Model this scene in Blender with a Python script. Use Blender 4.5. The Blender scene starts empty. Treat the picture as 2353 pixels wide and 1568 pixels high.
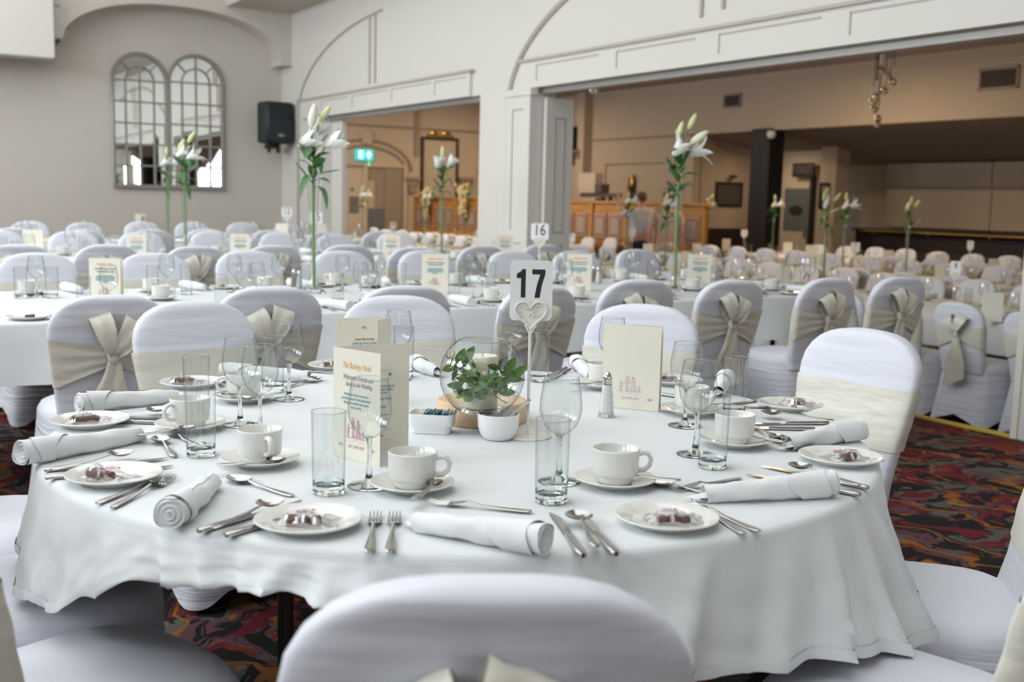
import bpy, bmesh, math, random
from math import sin, cos, pi, radians as rad, sqrt, atan2
from mathutils import Vector, Matrix, noise
C = bpy.context.scene.collection
SC = bpy.context.scene
# ---------------------------------------------------------------- camera
FPX, PITCH, ROLL, HC = 2531.1, .1279, .0241, 1.2907
AL = 1.0193                                   # angle of the room axes against the view
U = Vector((cos(AL), -sin(AL), 0)); N = Vector((sin(AL), cos(AL), 0))
Fv = Vector((0, cos(PITCH), -sin(PITCH))); _D0 = Vector((0, -sin(PITCH), -cos(PITCH))); _R0 = Vector((1, 0, 0))
Rv = cos(ROLL)*_R0 - sin(ROLL)*_D0; Dv = sin(ROLL)*_R0 + cos(ROLL)*_D0
CAM = Vector((0, 0, HC))
cd = bpy.data.cameras.new('camera'); cam = bpy.data.objects.new('camera', cd); C.objects.link(cam)
M = Matrix((Rv, -Dv, -Fv)).transposed().to_4x4(); M.translation = CAM; cam.matrix_world = M
cd.sensor_width = 36; cd.lens = 36*FPX/2353; cd.clip_start = .02; cd.clip_end = 200
cd.dof.use_dof = True; cd.dof.focus_distance = 2.72; cd.dof.aperture_fstop = 4.0
SC.camera = cam
def ray(x, y): return Fv + Rv*((x-1176.5)/FPX) + Dv*((y-784)/FPX)
def at(x, y, z=.75):
    r = ray(x, y); return CAM + r*((z-HC)/r.z)
def onn(x, y, c):                              # point on the plane n = c, in room axes (u, n, z)
    r = ray(x, y); p = CAM + r*(c/r.dot(N)); return Vector((p.dot(U), p.dot(N), p.z))
def onu(x, y, c):
    r = ray(x, y); p = CAM + r*(c/r.dot(U)); return Vector((p.dot(U), p.dot(N), p.z))
def un(u, n, z=0): return U*u + N*n + Vector((0, 0, z))
# ---------------------------------------------------------------- render look, world, light
SC.view_settings.view_transform = 'Standard'; SC.view_settings.look = 'None'
SC.view_settings.gamma = 1; SC.view_settings.use_curve_mapping = False
SC.view_settings.exposure = 0.33
cy = SC.cycles
cy.max_bounces = 10; cy.diffuse_bounces = 4; cy.glossy_bounces = 4; cy.transmission_bounces = 8; cy.transparent_max_bounces = 24
cy.caustics_reflective = False; cy.caustics_refractive = False; cy.sample_clamp_indirect = 4
try: cy.use_denoising = True
except Exception: pass
W = bpy.data.worlds.new('world'); SC.world = W; W.use_nodes = True
bg = W.node_tree.nodes['Background']; bg.inputs[0].default_value = (.80, .90, 1, 1); bg.inputs[1].default_value = 1.4
def area(name, loc, direction, sx, sy, power, col=(1, 1, 1)):
    l = bpy.data.lights.new(name, 'AREA'); l.shape = 'RECTANGLE'; l.size = sx; l.size_y = sy; l.energy = power; l.color = col
    o = bpy.data.objects.new(name, l); C.objects.link(o); o.location = loc
    o.rotation_euler = Vector(direction).to_track_quat('-Z', 'Z').to_euler(); return o
DAY = (.86, .94, 1)
# daylight through the row of high windows on the side wall behind and to the left of the camera
for i, u in enumerate((-13.0, -9.8, -6.6, -3.4, -.2, 3.0)):
    area('window_daylight', un(u, -4.85, 3.75), N + Vector((0, 0, -.45)), 1.7, 1.9, {-13.0: 230, -9.8: 140, -6.6: 125, -3.4: 125, -.2: 60, 3.0: 22}[u], DAY)
# weak added fill from behind and to the right, set in unseen end windows
for n in (-2.6, .6, 3.6):
    area('window_daylight_end', un(6.35, n, 3.3), -U + Vector((0, 0, -.3)), 1.7, 1.6, 22, DAY)
# soft light off the pale ceiling of the near hall
for (u, n, p) in ((-2.0, 0, 130), (-7.0, 0, 135), (-12, 0, 130)):
    area('ceiling_bounce', un(u, n, 5.1), (0, 0, -1), 4.6, 7.5, p, (.95, .98, 1))
# warm lamps of the lower hall
WARM = (1, .74, .48)
for (u, n, p) in ((-9, 9, 24), (-13.5, 13.6, 50), (-18, 9.5, 55), (-22.5, 9, 60), (-6, 14.5, 30), (-23.5, 13.8, 30)):
    area('hall_lamp', un(u, n, 3.85), (0, 0, -1), .5, .5, p*1.75, WARM)
area('bar_lamp', un(-9.5, 18.4, 2.3), (0, 0, -1), 5, .3, 20, WARM)
area('recess_lamp', un(-17.9, 17.5, 2.5), (0, 0, -1), .5, .5, 9, WARM)  # added fill to lift the dim recess, no fitting there
# ---------------------------------------------------------------- materials
def mat(name, col, rough=.6, metal=0, spec=.5, bump=None, noise_col=None, sheen=0, emit=None, coat=0, sss=0):
    m = bpy.data.materials.new(name); m.use_nodes = True; nt = m.node_tree; b = nt.nodes['Principled BSDF']
    b.inputs['Base Color'].default_value = (*col, 1); b.inputs['Roughness'].default_value = rough
    b.inputs['Metallic'].default_value = metal; b.inputs['Specular IOR Level'].default_value = spec
    if sheen: b.inputs['Sheen Weight'].default_value = sheen
    if coat: b.inputs['Coat Weight'].default_value = coat; b.inputs['Coat Roughness'].default_value = .05
    if sss: b.inputs['Subsurface Weight'].default_value = sss; b.inputs['Subsurface Radius'].default_value = (.02, .015, .01)
    if emit: b.inputs['Emission Color'].default_value = (*emit[0], 1); b.inputs['Emission Strength'].default_value = emit[1]
    tc = None
    if bump or noise_col: tc = nt.nodes.new('ShaderNodeTexCoord')
    if bump:                                   # list of (scale xyz, strength, distance, detail)
        prev = None
        for sc, st, di, de in bump:
            mp = nt.nodes.new('ShaderNodeMapping'); mp.inputs['Scale'].default_value = sc
            nz = nt.nodes.new('ShaderNodeTexNoise'); nz.inputs['Scale'].default_value = 1; nz.inputs['Detail'].default_value = de
            bp = nt.nodes.new('ShaderNodeBump'); bp.inputs['Strength'].default_value = st; bp.inputs['Distance'].default_value = di
            nt.links.new(tc.outputs['Object'], mp.inputs[0]); nt.links.new(mp.outputs[0], nz.inputs[0]); nt.links.new(nz.outputs[0], bp.inputs['Height'])
            if prev: nt.links.new(prev.outputs[0], bp.inputs['Normal'])
            prev = bp
        nt.links.new(prev.outputs[0], b.inputs['Normal'])
    if noise_col:                              # (scale xyz, colour b, detail, lo, hi)
        sc, c2, de, lo, hi = noise_col
        mp = nt.nodes.new('ShaderNodeMapping'); mp.inputs['Scale'].default_value = sc
        nz = nt.nodes.new('ShaderNodeTexNoise'); nz.inputs['Scale'].default_value = 1; nz.inputs['Detail'].default_value = de
        rp = nt.nodes.new('ShaderNodeValToRGB'); rp.color_ramp.elements[0].position = lo; rp.color_ramp.elements[1].position = hi
        rp.color_ramp.elements[0].color = (*col, 1); rp.color_ramp.elements[1].color = (*c2, 1)
        nt.links.new(tc.outputs['Object'], mp.inputs[0]); nt.links.new(mp.outputs[0], nz.inputs[0]); nt.links.new(nz.outputs[0], rp.inputs[0])
        nt.links.new(rp.outputs[0], b.inputs['Base Color'])
    return m
def thin_glass(name, tint=(.955, .97, .967), edge=(.16, .19, .20), gloss=1.0, rough=.015):
    m = bpy.data.materials.new(name); m.use_nodes = True; nt = m.node_tree; nt.nodes.clear()
    out = nt.nodes.new('ShaderNodeOutputMaterial'); mx = nt.nodes.new('ShaderNodeMixShader')
    tr = nt.nodes.new('ShaderNodeBsdfTransparent'); gl = nt.nodes.new('ShaderNodeBsdfGlossy'); gl.inputs['Roughness'].default_value = rough
    lw = nt.nodes.new('ShaderNodeLayerWeight'); lw.inputs['Blend'].default_value = .5
    rp = nt.nodes.new('ShaderNodeValToRGB'); e = rp.color_ramp.elements
    e[0].position = .40; e[0].color = (*tint, 1); e[1].position = 1; e[1].color = (*edge, 1)
    k = e.new(.74); k.color = (*[a*.82+b*.18 for a, b in zip(tint, edge)], 1)
    pw = nt.nodes.new('ShaderNodeMath'); pw.operation = 'POWER'; pw.inputs[1].default_value = 4.5
    mt = nt.nodes.new('ShaderNodeMath'); mt.operation = 'MULTIPLY_ADD'; mt.inputs[1].default_value = .55*gloss; mt.inputs[2].default_value = .085*gloss; mt.use_clamp = True
    nt.links.new(lw.outputs['Facing'], rp.inputs[0]); nt.links.new(rp.outputs[0], tr.inputs[0])
    nt.links.new(lw.outputs['Facing'], pw.inputs[0]); nt.links.new(pw.outputs[0], mt.inputs[0]); nt.links.new(mt.outputs[0], mx.inputs[0])
    nt.links.new(tr.outputs[0], mx.inputs[1]); nt.links.new(gl.outputs[0], mx.inputs[2]); nt.links.new(mx.outputs[0], out.inputs[0])
    return m
def solid_glass(name, col=(.96, .985, .98)):
    m = bpy.data.materials.new(name); m.use_nodes = True; nt = m.node_tree; nt.nodes.clear()
    out = nt.nodes.new('ShaderNodeOutputMaterial'); g = nt.nodes.new('ShaderNodeBsdfGlass')
    g.inputs['Color'].default_value = (*col, 1); g.inputs['IOR'].default_value = 1.48; g.inputs['Roughness'].default_value = 0
    nt.links.new(g.outputs[0], out.inputs[0]); return m
def carpet(name):
    m = bpy.data.materials.new(name); m.use_nodes = True; nt = m.node_tree; b = nt.nodes['Principled BSDF']
    b.inputs['Roughness'].default_value = .95; b.inputs['Specular IOR Level'].default_value = .1
    tc = nt.nodes.new('ShaderNodeTexCoord')
    wn = nt.nodes.new('ShaderNodeTexNoise'); wn.inputs['Scale'].default_value = 3.2; wn.inputs['Detail'].default_value = 2
    nt.links.new(tc.outputs['Object'], wn.inputs[0])
    va = nt.nodes.new('ShaderNodeVectorMath'); va.operation = 'MULTIPLY_ADD'; va.inputs[1].default_value = (.55, .55, 0)
    nt.links.new(wn.outputs['Color'], va.inputs[0]); nt.links.new(tc.outputs['Object'], va.inputs[2])
    prev = None
    def layer(scale, kind, lo, hi, col, off, prev):
        mp = nt.nodes.new('ShaderNodeMapping'); mp.inputs['Location'].default_value = off
        nt.links.new(va.outputs[0], mp.inputs[0])
        if kind == 'n':
            t = nt.nodes.new('ShaderNodeTexNoise'); t.inputs['Scale'].default_value = scale; t.inputs['Detail'].default_value = 3; t.inputs['Distortion'].default_value = .9; o = t.outputs[0]
        elif kind == 'v':
            t = nt.nodes.new('ShaderNodeTexVoronoi'); t.inputs['Scale'].default_value = scale; o = t.outputs['Distance']
        else:
            t = nt.nodes.new('ShaderNodeTexWave'); t.wave_type = 'RINGS'; t.inputs['Scale'].default_value = scale; t.inputs['Distortion'].default_value = 9; t.inputs['Detail'].default_value = 1; t.inputs['Detail Scale'].default_value = 1.2; o = t.outputs[0]
        nt.links.new(mp.outputs[0], t.inputs[0])
        r = nt.nodes.new('ShaderNodeValToRGB'); r.color_ramp.elements[0].position = lo; r.color_ramp.elements[1].position = hi
        nt.links.new(o, r.inputs[0])
        mx = nt.nodes.new('ShaderNodeMix'); mx.data_type = 'RGBA'; nt.links.new(r.outputs[0], mx.inputs['Factor'])
        if prev is None: mx.inputs[6].default_value = (.022, .020, .021, 1)
        else: nt.links.new(prev.outputs[2], mx.inputs[6])
        mx.inputs[7].default_value = (*col, 1); return mx
    prev = layer(4.2, 'n', .47, .485, (.12, .115, .10), (0, 0, 0), prev)
    prev = layer(5.2, 'n', .52, .535, (.022, .020, .021), (5, 8, 0), prev)
    prev = layer(3.6, 'n', .55, .565, (.17, .022, .034), (7, 3, 0), prev)
    prev = layer(5.6, 'n', .60, .615, (.14, .065, .08), (1, 9, 0), prev)
    prev = layer(7.0, 'n', .60, .62, (.22, .05, .022), (4, 4, 0), prev)
    prev = layer(9.0, 'n', .64, .66, (.38, .15, .03), (11, 2, 0), prev)
    prev = layer(9.5, 'n', .60, .615, (.022, .020, .021), (2, 6, 0), prev)
    prev = layer(1.1, 'w', .978, .992, (.32, .12, .025), (3, 1, 0), prev)
    fz = nt.nodes.new('ShaderNodeTexNoise'); fz.inputs['Scale'].default_value = 260
    mm = nt.nodes.new('ShaderNodeMix'); mm.data_type = 'RGBA'; mm.blend_type = 'MULTIPLY'; mm.inputs['Factor'].default_value = .55
    nt.links.new(tc.outputs['Object'], fz.inputs[0]); nt.links.new(prev.outputs[2], mm.inputs[6]); nt.links.new(fz.outputs[0], mm.inputs[7])
    nt.links.new(mm.outputs[2], b.inputs['Base Color']); return m
def wood_rings(name):
    m = bpy.data.materials.new(name); m.use_nodes = True; nt = m.node_tree; b = nt.nodes['Principled BSDF']; b.inputs['Roughness'].default_value = .7
    tc = nt.nodes.new('ShaderNodeTexCoord'); w = nt.nodes.new('ShaderNodeTexWave'); w.wave_type = 'RINGS'; w.rings_direction = 'Z'
    w.inputs['Scale'].default_value = 28; w.inputs['Distortion'].default_value = 3; w.inputs['Detail'].default_value = 2
    n = nt.nodes.new('ShaderNodeTexNoise'); n.inputs['Scale'].default_value = 14; n.inputs['Detail'].default_value = 5
    r = nt.nodes.new('ShaderNodeValToRGB'); r.color_ramp.elements[0].color = (.74, .56, .37, 1); r.color_ramp.elements[1].color = (.80, .65, .47, 1)
    r2 = nt.nodes.new('ShaderNodeValToRGB'); r2.color_ramp.elements[0].position = .3; r2.color_ramp.elements[1].position = .75
    r2.color_ramp.elements[0].color = (.75, .66, .55, 1); r2.color_ramp.elements[1].color = (1, 1, 1, 1)
    mx = nt.nodes.new('ShaderNodeMix'); mx.data_type = 'RGBA'; mx.blend_type = 'MULTIPLY'; mx.inputs['Factor'].default_value = 1
    for t in (w, n): nt.links.new(tc.outputs['Object'], t.inputs[0])
    nt.links.new(w.outputs[0], r.inputs[0]); nt.links.new(n.outputs[0], r2.inputs[0])
    nt.links.new(r.outputs[0], mx.inputs[6]); nt.links.new(r2.outputs[0], mx.inputs[7]); nt.links.new(mx.outputs[2], b.inputs['Base Color']); return m
MT = dict(
    cloth=mat('white_linen', (.70, .725, .735), .8, spec=.2, bump=[((5, 5, 5), .25, .02, 3), ((900, 900, 900), .12, .0006, 1)]),
    spandex=mat('white_spandex', (.70, .715, .785), .62, spec=.25, sheen=.15, bump=[((3.2, 3.2, 17), .42, .022, 2), ((700, 700, 700), .1, .0005, 1)]),
    ruffle=mat('ruffled_spandex', (.70, .715, .785), .62, spec=.25, bump=[((2.4, 2.4, 34), .6, .02, 2)]),
    satin=mat('ivory_satin', (.67, .645, .55), .36, spec=.5, sheen=.3, bump=[((7, 7, 22), .4, .012, 2)]),
    napkin=mat('white_napkin', (.76, .77, .775), .85, spec=.15, bump=[((25, 25, 25), .3, .004, 3)]),
    china=mat('white_china', (.76, .755, .715), .12, spec=.5, coat=.3),
    dishwhite=mat('bright_white_china', (.85, .86, .86), .1, spec=.5, coat=.3),
    thin=thin_glass('thin_clear_glass'), thinrim=thin_glass('glass_rim', (.78, .82, .82), (.30, .34, .35), 2.2),
    solid=solid_glass('solid_clear_glass'),
    cello=thin_glass('cellophane', (.93, .93, .93), (.75, .75, .75), 2.2, .08),
    steel=mat('polished_steel', (.56, .55, .53), .16, metal=1), chrome=mat('chrome', (.72, .72, .72), .08, metal=1),
    choc=mat('milk_chocolate', (.13, .055, .035), .35), rosy=mat('rose_label', (.72, .64, .66), .6), rosetext=mat('rose_print', (.42, .12, .20), .7),
    card=mat('cream_card', (.80, .77, .66), .75, spec=.2), ink=mat('black_ink', (.015, .017, .02), .6), orange=mat('apricot_ink', (.80, .42, .18), .8),
    greyink=mat('slate_ink', (.16, .17, .22), .8), teal=mat('teal_ink', (.05, .30, .40), .8), pink=mat('rose_ink', (.60, .36, .40), .85), palepink=mat('pale_rose_ink', (.70, .56, .56), .85), bluegreen=mat('green_ink', (.06, .38, .22), .7), brownink=mat('brown_ink', (.30, .10, .03), .8),
    plastic=mat('white_plastic', (.84, .84, .84), .3), ivory=mat('ivory_enamel', (.80, .78, .71), .4),
    leaf=mat('ruscus_leaf', (.075, .18, .03), .4, noise_col=((30, 30, 30), (.14, .27, .06), 2, .35, .7)), lilyleaf=mat('lily_leaf', (.035, .13, .035), .38, noise_col=((14, 14, 14), (.075, .20, .06), 2, .35, .7)),
    stalk=mat('green_stalk', (.16, .29, .07), .5), petal=mat('white_petal', (.84, .85, .80), .5, sss=.1), bud=mat('green_bud', (.52, .62, .18), .5, noise_col=((30, 30, 8), (.74, .78, .50), 2, .3, .7)), budwhite=mat('pale_bud', (.74, .77, .58), .5), lilac=mat('lilac_sprig', (.35, .30, .62), .7), breath=mat('white_sprig', (.78, .80, .70), .7), twig=mat('brown_twig', (.12, .10, .04), .8), wisteria=mat('cream_blossom', (.72, .62, .36), .7),
    wax=mat('candle_wax', (.80, .74, .60), .5, sss=.3), slice=wood_rings('cut_end_grain'), bark=mat('sawn_bark', (.66, .44, .25), .8, bump=[((60, 60, 8), .5, .004, 3)], noise_col=((30, 30, 6), (.78, .60, .40), 3, .3, .7)),
    sachetb=mat('blue_sachet', (.02, .20, .36), .35), sachetg=mat('gold_sachet', (.45, .32, .12), .4), salt=mat('salt_grains', (.86, .86, .86), .9), pepper=mat('ground_pepper', (.28, .21, .14), .9),
    wall=mat('greige_paint', (.62, .575, .515), .75, spec=.2, bump=[((30, 30, 30), .04, .003, 2)]), wallw=mat('cream_paint', (.70, .675, .62), .7, spec=.25), ceil=mat('ceiling_paint', (.60, .56, .50), .8, spec=.1), line=mat('shadow_bead', (.47, .44, .39), .7),  # line: darker tone paints in the soft shadow along the mouldings
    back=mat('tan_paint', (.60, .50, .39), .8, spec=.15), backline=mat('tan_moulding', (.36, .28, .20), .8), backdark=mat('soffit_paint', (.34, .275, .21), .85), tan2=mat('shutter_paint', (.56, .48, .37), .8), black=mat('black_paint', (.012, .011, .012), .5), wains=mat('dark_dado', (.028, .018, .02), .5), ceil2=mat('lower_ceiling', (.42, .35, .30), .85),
    oak=mat('oak_panelling', (.50, .24, .05), .45, bump=[((3, 3, 40), .1, .003, 3)], noise_col=((2, 2, 22), (.38, .17, .032), 3, .35, .65)), stained=mat('frosted_pane', (.34, .29, .23), .35), redlead=mat('red_border_glass', (.36, .10, .035), .4), leadline=mat('grey_border_glass', (.38, .34, .29), .5),
    mirror=mat('mirror_glass', (.86, .88, .86), .015, metal=1), pewter=mat('pewter_frame', (.32, .30, .28), .45, metal=.3), speaker=mat('speaker_case', (.012, .016, .020), .55), grille=mat('speaker_grille', (.02, .028, .034), .75), gold=mat('brass', (.62, .40, .12), .25, metal=1), vent=mat('vent_grey', (.10, .085, .07), .7), ventf=mat('vent_frame', (.36, .31, .25), .6), glass2=mat('frosted_door_glass', (.13, .15, .14), .3), logo=mat('dark_logo', (.012, .014, .013), .5), board=mat('sign_board', (.014, .011, .012), .5), faint=mat('faint_letters', (.10, .085, .085), .6),
    exitg=mat('exit_green', (.02, .45, .50), .5, emit=((.03, .50, .58), .9)), exitw=mat('exit_white', (.8, .9, 1), .5, emit=((.75, .9, 1), 1.0)), led=mat('green_lamp', (.1, .8, .2), .5, emit=((.1, .8, .2), 1)),
    carpet=carpet('floral_carpet'), yellow=mat('yellow_nosing', (.60, .44, .06), .6), skin=mat('skin', (.50, .28, .20), .55, sss=.05), tee=mat('grey_tshirt', (.48, .48, .52), .9), trouser=mat('navy_trousers', (.012, .015, .025), .9), hair=mat('brown_hair', (.045, .028, .02), .7), beige=mat('beige_clothes', (.48, .38, .31), .9),
    legw=mat('dark_steel_leg', (.035, .02, .02), .4), underside=mat('brown_board', (.06, .035, .03), .6), curtain=mat('dark_curtain', (.03, .025, .02), .9), brick=mat('red_brick', (.42, .13, .08), .9), bulbw=mat('white_rod', (.75, .70, .62), .4), mirrorball=mat('mirror_bulb', (.7, .6, .45), .1, metal=1), grey=mat('grey_paint', (.16, .17, .19), .6), purple=mat('purple_fabric', (.13, .09, .27), .8))
# ---------------------------------------------------------------- mesh helpers
class MB:
    def __init__(s): s.v = []; s.f = []; s.m = []
    def add(s, vs, fs, mi=0):
        o = len(s.v); s.v += [tuple(v) for v in vs]; s.f += [[i+o for i in f] for f in fs]; s.m += [mi]*len(fs); return s
    def box(s, x0, x1, y0, y1, z0, z1, mi=0):
        v = [(x, y, z) for z in (z0, z1) for y in (y0, y1) for x in (x0, x1)]
        return s.add(v, [(0, 2, 3, 1), (4, 5, 7, 6), (0, 1, 5, 4), (2, 6, 7, 3), (0, 4, 6, 2), (1, 3, 7, 5)], mi)
    def bevbox(s, x0, x1, y0, y1, z0, z1, b, mi=0):
        v = []; f = []
        X = (x0, x1); Y = (y0, y1); Z = (z0, z1); idx = {}
        for i in (0, 1):
            for j in (0, 1):
                for k in (0, 1):
                    sx, sy, sz = (b, -b)[i], (b, -b)[j], (b, -b)[k]
                    for a in range(3):
                        p = [X[i]+sx, Y[j]+sy, Z[k]+sz]; p[a] = (X[i], Y[j], Z[k])[a]
                        idx[i, j, k, a] = len(v); v.append(p)
        q = lambda *t: idx[t]
        for a in range(3):
            o = [x for x in range(3) if x != a]
            for s0 in (0, 1):
                c = []
                for (p, r) in ((0, 0), (1, 0), (1, 1), (0, 1)):
                    t = [0, 0, 0]; t[a] = s0; t[o[0]] = p; t[o[1]] = r; c.append(q(*t, a))
                f.append(c if (s0 == 1) == (a != 1) else c[::-1])
        for a in range(3):
            o = [x for x in range(3) if x != a]
            for p in (0, 1):
                for r in (0, 1):
                    t0 = [0]*3; t0[o[0]] = p; t0[o[1]] = r; t1 = t0[:]; t1[a] = 1
                    f.append([q(*t0, o[0]), q(*t1, o[0]), q(*t1, o[1]), q(*t0, o[1])])
        for i in (0, 1):
            for j in (0, 1):
                for k in (0, 1): f.append([q(i, j, k, 0), q(i, j, k, 1), q(i, j, k, 2)])
        return s.add(v, f, mi)
    def grid(s, fn, nu, nv, cu=False, cv=False, mi=0):
        o = len(s.v); NU = nu if cu else nu+1; NV = nv if cv else nv+1
        for i in range(NU):
            for j in range(NV): s.v.append(tuple(fn(i/nu, j/nv)))
        for i in range(nu):
            for j in range(nv):
                a, b = i % NU, (i+1) % NU; c, d = j % NV, (j+1) % NV
                s.f.append([o+a*NV+c, o+b*NV+c, o+b*NV+d, o+a*NV+d]); s.m.append(mi)
        return s
    def lathe(s, prof, seg=24, mi=0, mod=None):
        def fn(u, v):
            k = round(v*(len(prof)-1)); r, z = prof[k]; a = 2*pi*u
            if mod: r, z = mod(a, r, z)
            return (r*cos(a), r*sin(a), z)
        return s.grid(fn, seg, len(prof)-1, cu=True, mi=mi)
    def tube(s, pts, rads, seg=8, mi=0, cap=True, closed=False):
        pts = [Vector(p) for p in pts]; n = len(pts)
        if not hasattr(rads, '__len__'): rads = [rads]*n
        o = len(s.v); up = None
        for i, p in enumerate(pts):
            t = (pts[(i+1) % n]-pts[i-1]) if closed else (pts[min(i+1, n-1)]-pts[max(i-1, 0)])
            t.normalize()
            if up is None: up = t.orthogonal().normalized()
            up = (up - t*up.dot(t)); up = up.normalized() if up.length > 1e-6 else t.orthogonal().normalized()
            sd = t.cross(up)
            for k in range(seg):
                a = 2*pi*k/seg; s.v.append(tuple(p + (up*cos(a)+sd*sin(a))*rads[i]))
        for i in range(n if closed else n-1):
            for k in range(seg):
                a = i*seg; b = ((i+1) % n)*seg
                s.f.append([o+a+k, o+a+(k+1) % seg, o+b+(k+1) % seg, o+b+k]); s.m.append(mi)
        if cap and not closed:
            s.f.append([o+k for k in range(seg)][::-1]); s.m.append(mi); s.f.append([o+(n-1)*seg+k for k in range(seg)]); s.m.append(mi)
        return s
    def prism(s, poly, fn, d0, d1, mi=0):          # polygon swept between two depths; fn(x, y, d) -> point
        n = len(poly); vs = [fn(x, y, d0) for x, y in poly] + [fn(x, y, d1) for x, y in poly]
        return s.add(vs, [list(range(n))[::-1], list(range(n, 2*n))] + [[i, (i+1) % n, n+(i+1) % n, n+i] for i in range(n)], mi)
    def ball(s, c, r, seg=10, rings=6, mi=0):
        rr = r if hasattr(r, '__len__') else (r, r, r)
        return s.grid(lambda u, v: (c[0]+rr[0]*sin(pi*v)*cos(2*pi*u), c[1]+rr[1]*sin(pi*v)*sin(2*pi*u), c[2]-rr[2]*cos(pi*v)), seg, rings, cu=True, mi=mi)
    def join(s, o, M4=None, mi=None):
        base = len(s.v); s.v += [tuple(M4 @ Vector(v)) if M4 else v for v in o.v]; s.f += [[i+base for i in f] for f in o.f]; s.m += [x if mi is None else mi for x in o.m]; return s
    def mesh(s, name, mats, smooth=.7, weld=True):
        me = bpy.data.meshes.new(name); me.from_pydata(s.v, [], s.f); 
        if not isinstance(mats, (list, tuple)): mats = [mats]
        for m in mats: me.materials.append(MT[m])
        me.polygons.foreach_set('material_index', s.m)
        if weld or True:
            bm = bmesh.new(); bm.from_mesh(me)
            if weld: bmesh.ops.remove_doubles(bm, verts=bm.verts, dist=1e-6)
            bmesh.ops.recalc_face_normals(bm, faces=bm.faces); bm.to_mesh(me); bm.free()
        if smooth:
            me.polygons.foreach_set('use_smooth', [True]*len(me.polygons)); me.set_sharp_from_angle(angle=smooth)
        me.update(); return me
def tag(o, label=None, cat=None, group=None, kind=None):
    if label: o['label'] = label
    if cat: o['category'] = cat
    if group: o['group'] = group
    if kind: o['kind'] = kind
    return o
def lk(name, me, parent=None, loc=None, rz=None):
    o = bpy.data.objects.new(name, me); C.objects.link(o)
    if parent: o.parent = parent
    if loc is not None: o.location = loc
    if rz is not None: o.rotation_euler = (0, 0, rz)
    return o
def obj(name, mb, mats, parent=None, loc=None, rz=None, smooth=.7): return lk(name, mb.mesh(name, mats, smooth), parent, loc, rz)
def empty(name, loc, rz=0, label=None, cat=None, group=None):
    o = lk(name, None, None, loc, rz); o.empty_display_size = .05; return tag(o, label, cat, group)
def place(proto, name, loc, rz, label, cat, group=None, scale=1):
    """a copy of a thing: proto = [(part name, mesh, [(sub-part name, mesh)])]; parts share their meshes"""
    if len(proto) == 1 and not proto[0][2]:
        o = lk(name, proto[0][1], None, loc, rz)
    else:
        o = empty(name, loc, rz)
        for pn, me, subs in proto:
            p = lk(pn, me, o)
            for sn, sm in subs: lk(sn, sm, p)
    if scale != 1: o.scale = (scale,)*3
    return tag(o, label, cat, group)
RZ = -AL                                        # room frame: local x = u, y = n
def room(name, mb, mats, kind='structure', parent=None, smooth=.5):
    o = obj(name, mb, mats, parent, None, None if parent else RZ, smooth)
    if kind and not parent: o['kind'] = kind
    return o
def text_mesh(s, size, matname, bold=0, sx=1, shear=0, align='CENTER', depth=0, spacing=1):
    cu = bpy.data.curves.new('t', 'FONT'); cu.body = s; cu.size = size; cu.offset = bold; cu.shear = shear; cu.align_x = align; cu.align_y = 'CENTER'
    cu.extrude = depth; cu.space_character = spacing; cu.resolution_u = 3
    o = bpy.data.objects.new('t', cu); C.objects.link(o)
    dg = bpy.context.evaluated_depsgraph_get(); me = bpy.data.meshes.new_from_object(o.evaluated_get(dg))
    bpy.data.objects.remove(o); bpy.data.curves.remove(cu)
    me.materials.clear(); me.materials.append(MT[matname])
    if sx != 1: me.transform(Matrix.Scale(sx, 4, (1, 0, 0)))
    return me
def rnd(seed): return random.Random(seed)
# ================================================================ the room
NW = 5.70; UM = -15.89; ZB = -.30             # arch wall plane, mirror wall plane, level of the lower hall floor
room('floor', MB().box(-16.2, 7, -5.2, NW+.06, -.35, 0), 'carpet')
room('floor_lower', MB().box(-26.5, 7, NW+.06, 21, ZB-.1, ZB), 'carpet')
room('trim_nosing', MB().box(-9.0, -3.75, NW+.0, NW+.065, -.002, .010), 'yellow')
room('wall_window_side', MB().box(-16.2, 7, -5.3, -5.1, -.1, 5.4), 'wall')
for k, u in enumerate((-13.0, -9.8, -6.6, -3.4, -.2, 3.0)):    # high windows behind the camera: frames and sashes, daylight behind them
    w = room('window_%d' % (k+1), MB().box(u-.95, u-.85, -5.1, -4.9, 2.7, 4.8).box(u+.85, u+.95, -5.1, -4.9, 2.7, 4.8).box(u-.95, u+.95, -5.1, -4.9, 2.62, 2.7).box(u-.95, u+.95, -5.1, -4.9, 4.8, 4.88), 'wallw')
    for a in (-.28, .28): room('glazing_bar', MB().box(u+a-.02, u+a+.02, -4.80, -4.77, 2.7, 4.8), 'wallw', parent=w)
    for z in (3.4, 4.1): room('glazing_bar', MB().box(u-.85, u+.85, -4.80, -4.77, z-.02, z+.02), 'wallw', parent=w)
room('wall_end', MB().box(6.5, 6.7, -5.2, NW, -.1, 5.4), 'wall')
for k, n in enumerate((-2.6, .6, 3.6)):  # end windows out of view, assumed around the added fill lamps
    w = room('window_%d' % (k+7), MB().box(6.4, 6.5, n-.95, n-.85, .85+1.5, 4.2).box(6.4, 6.5, n+.85, n+.95, 2.35, 4.2).box(6.4, 6.5, n-.95, n+.95, 2.27, 2.35).box(6.4, 6.5, n-.95, n+.95, 4.2, 5.28), 'wallw')
    for z in (3.0, 3.6): room('glazing_bar', MB().box(6.30, 6.33, n-.85, n+.85, z-.02, z+.02), 'wallw', parent=w)
    room('glazing_bar', MB().box(6.30, 6.33, n-.02, n+.02, 2.35, 4.2), 'wallw', parent=w)
room('ceiling', MB().box(-16.2, 7, -5.2, NW+.3, 5.2, 5.4), 'ceil')
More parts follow.
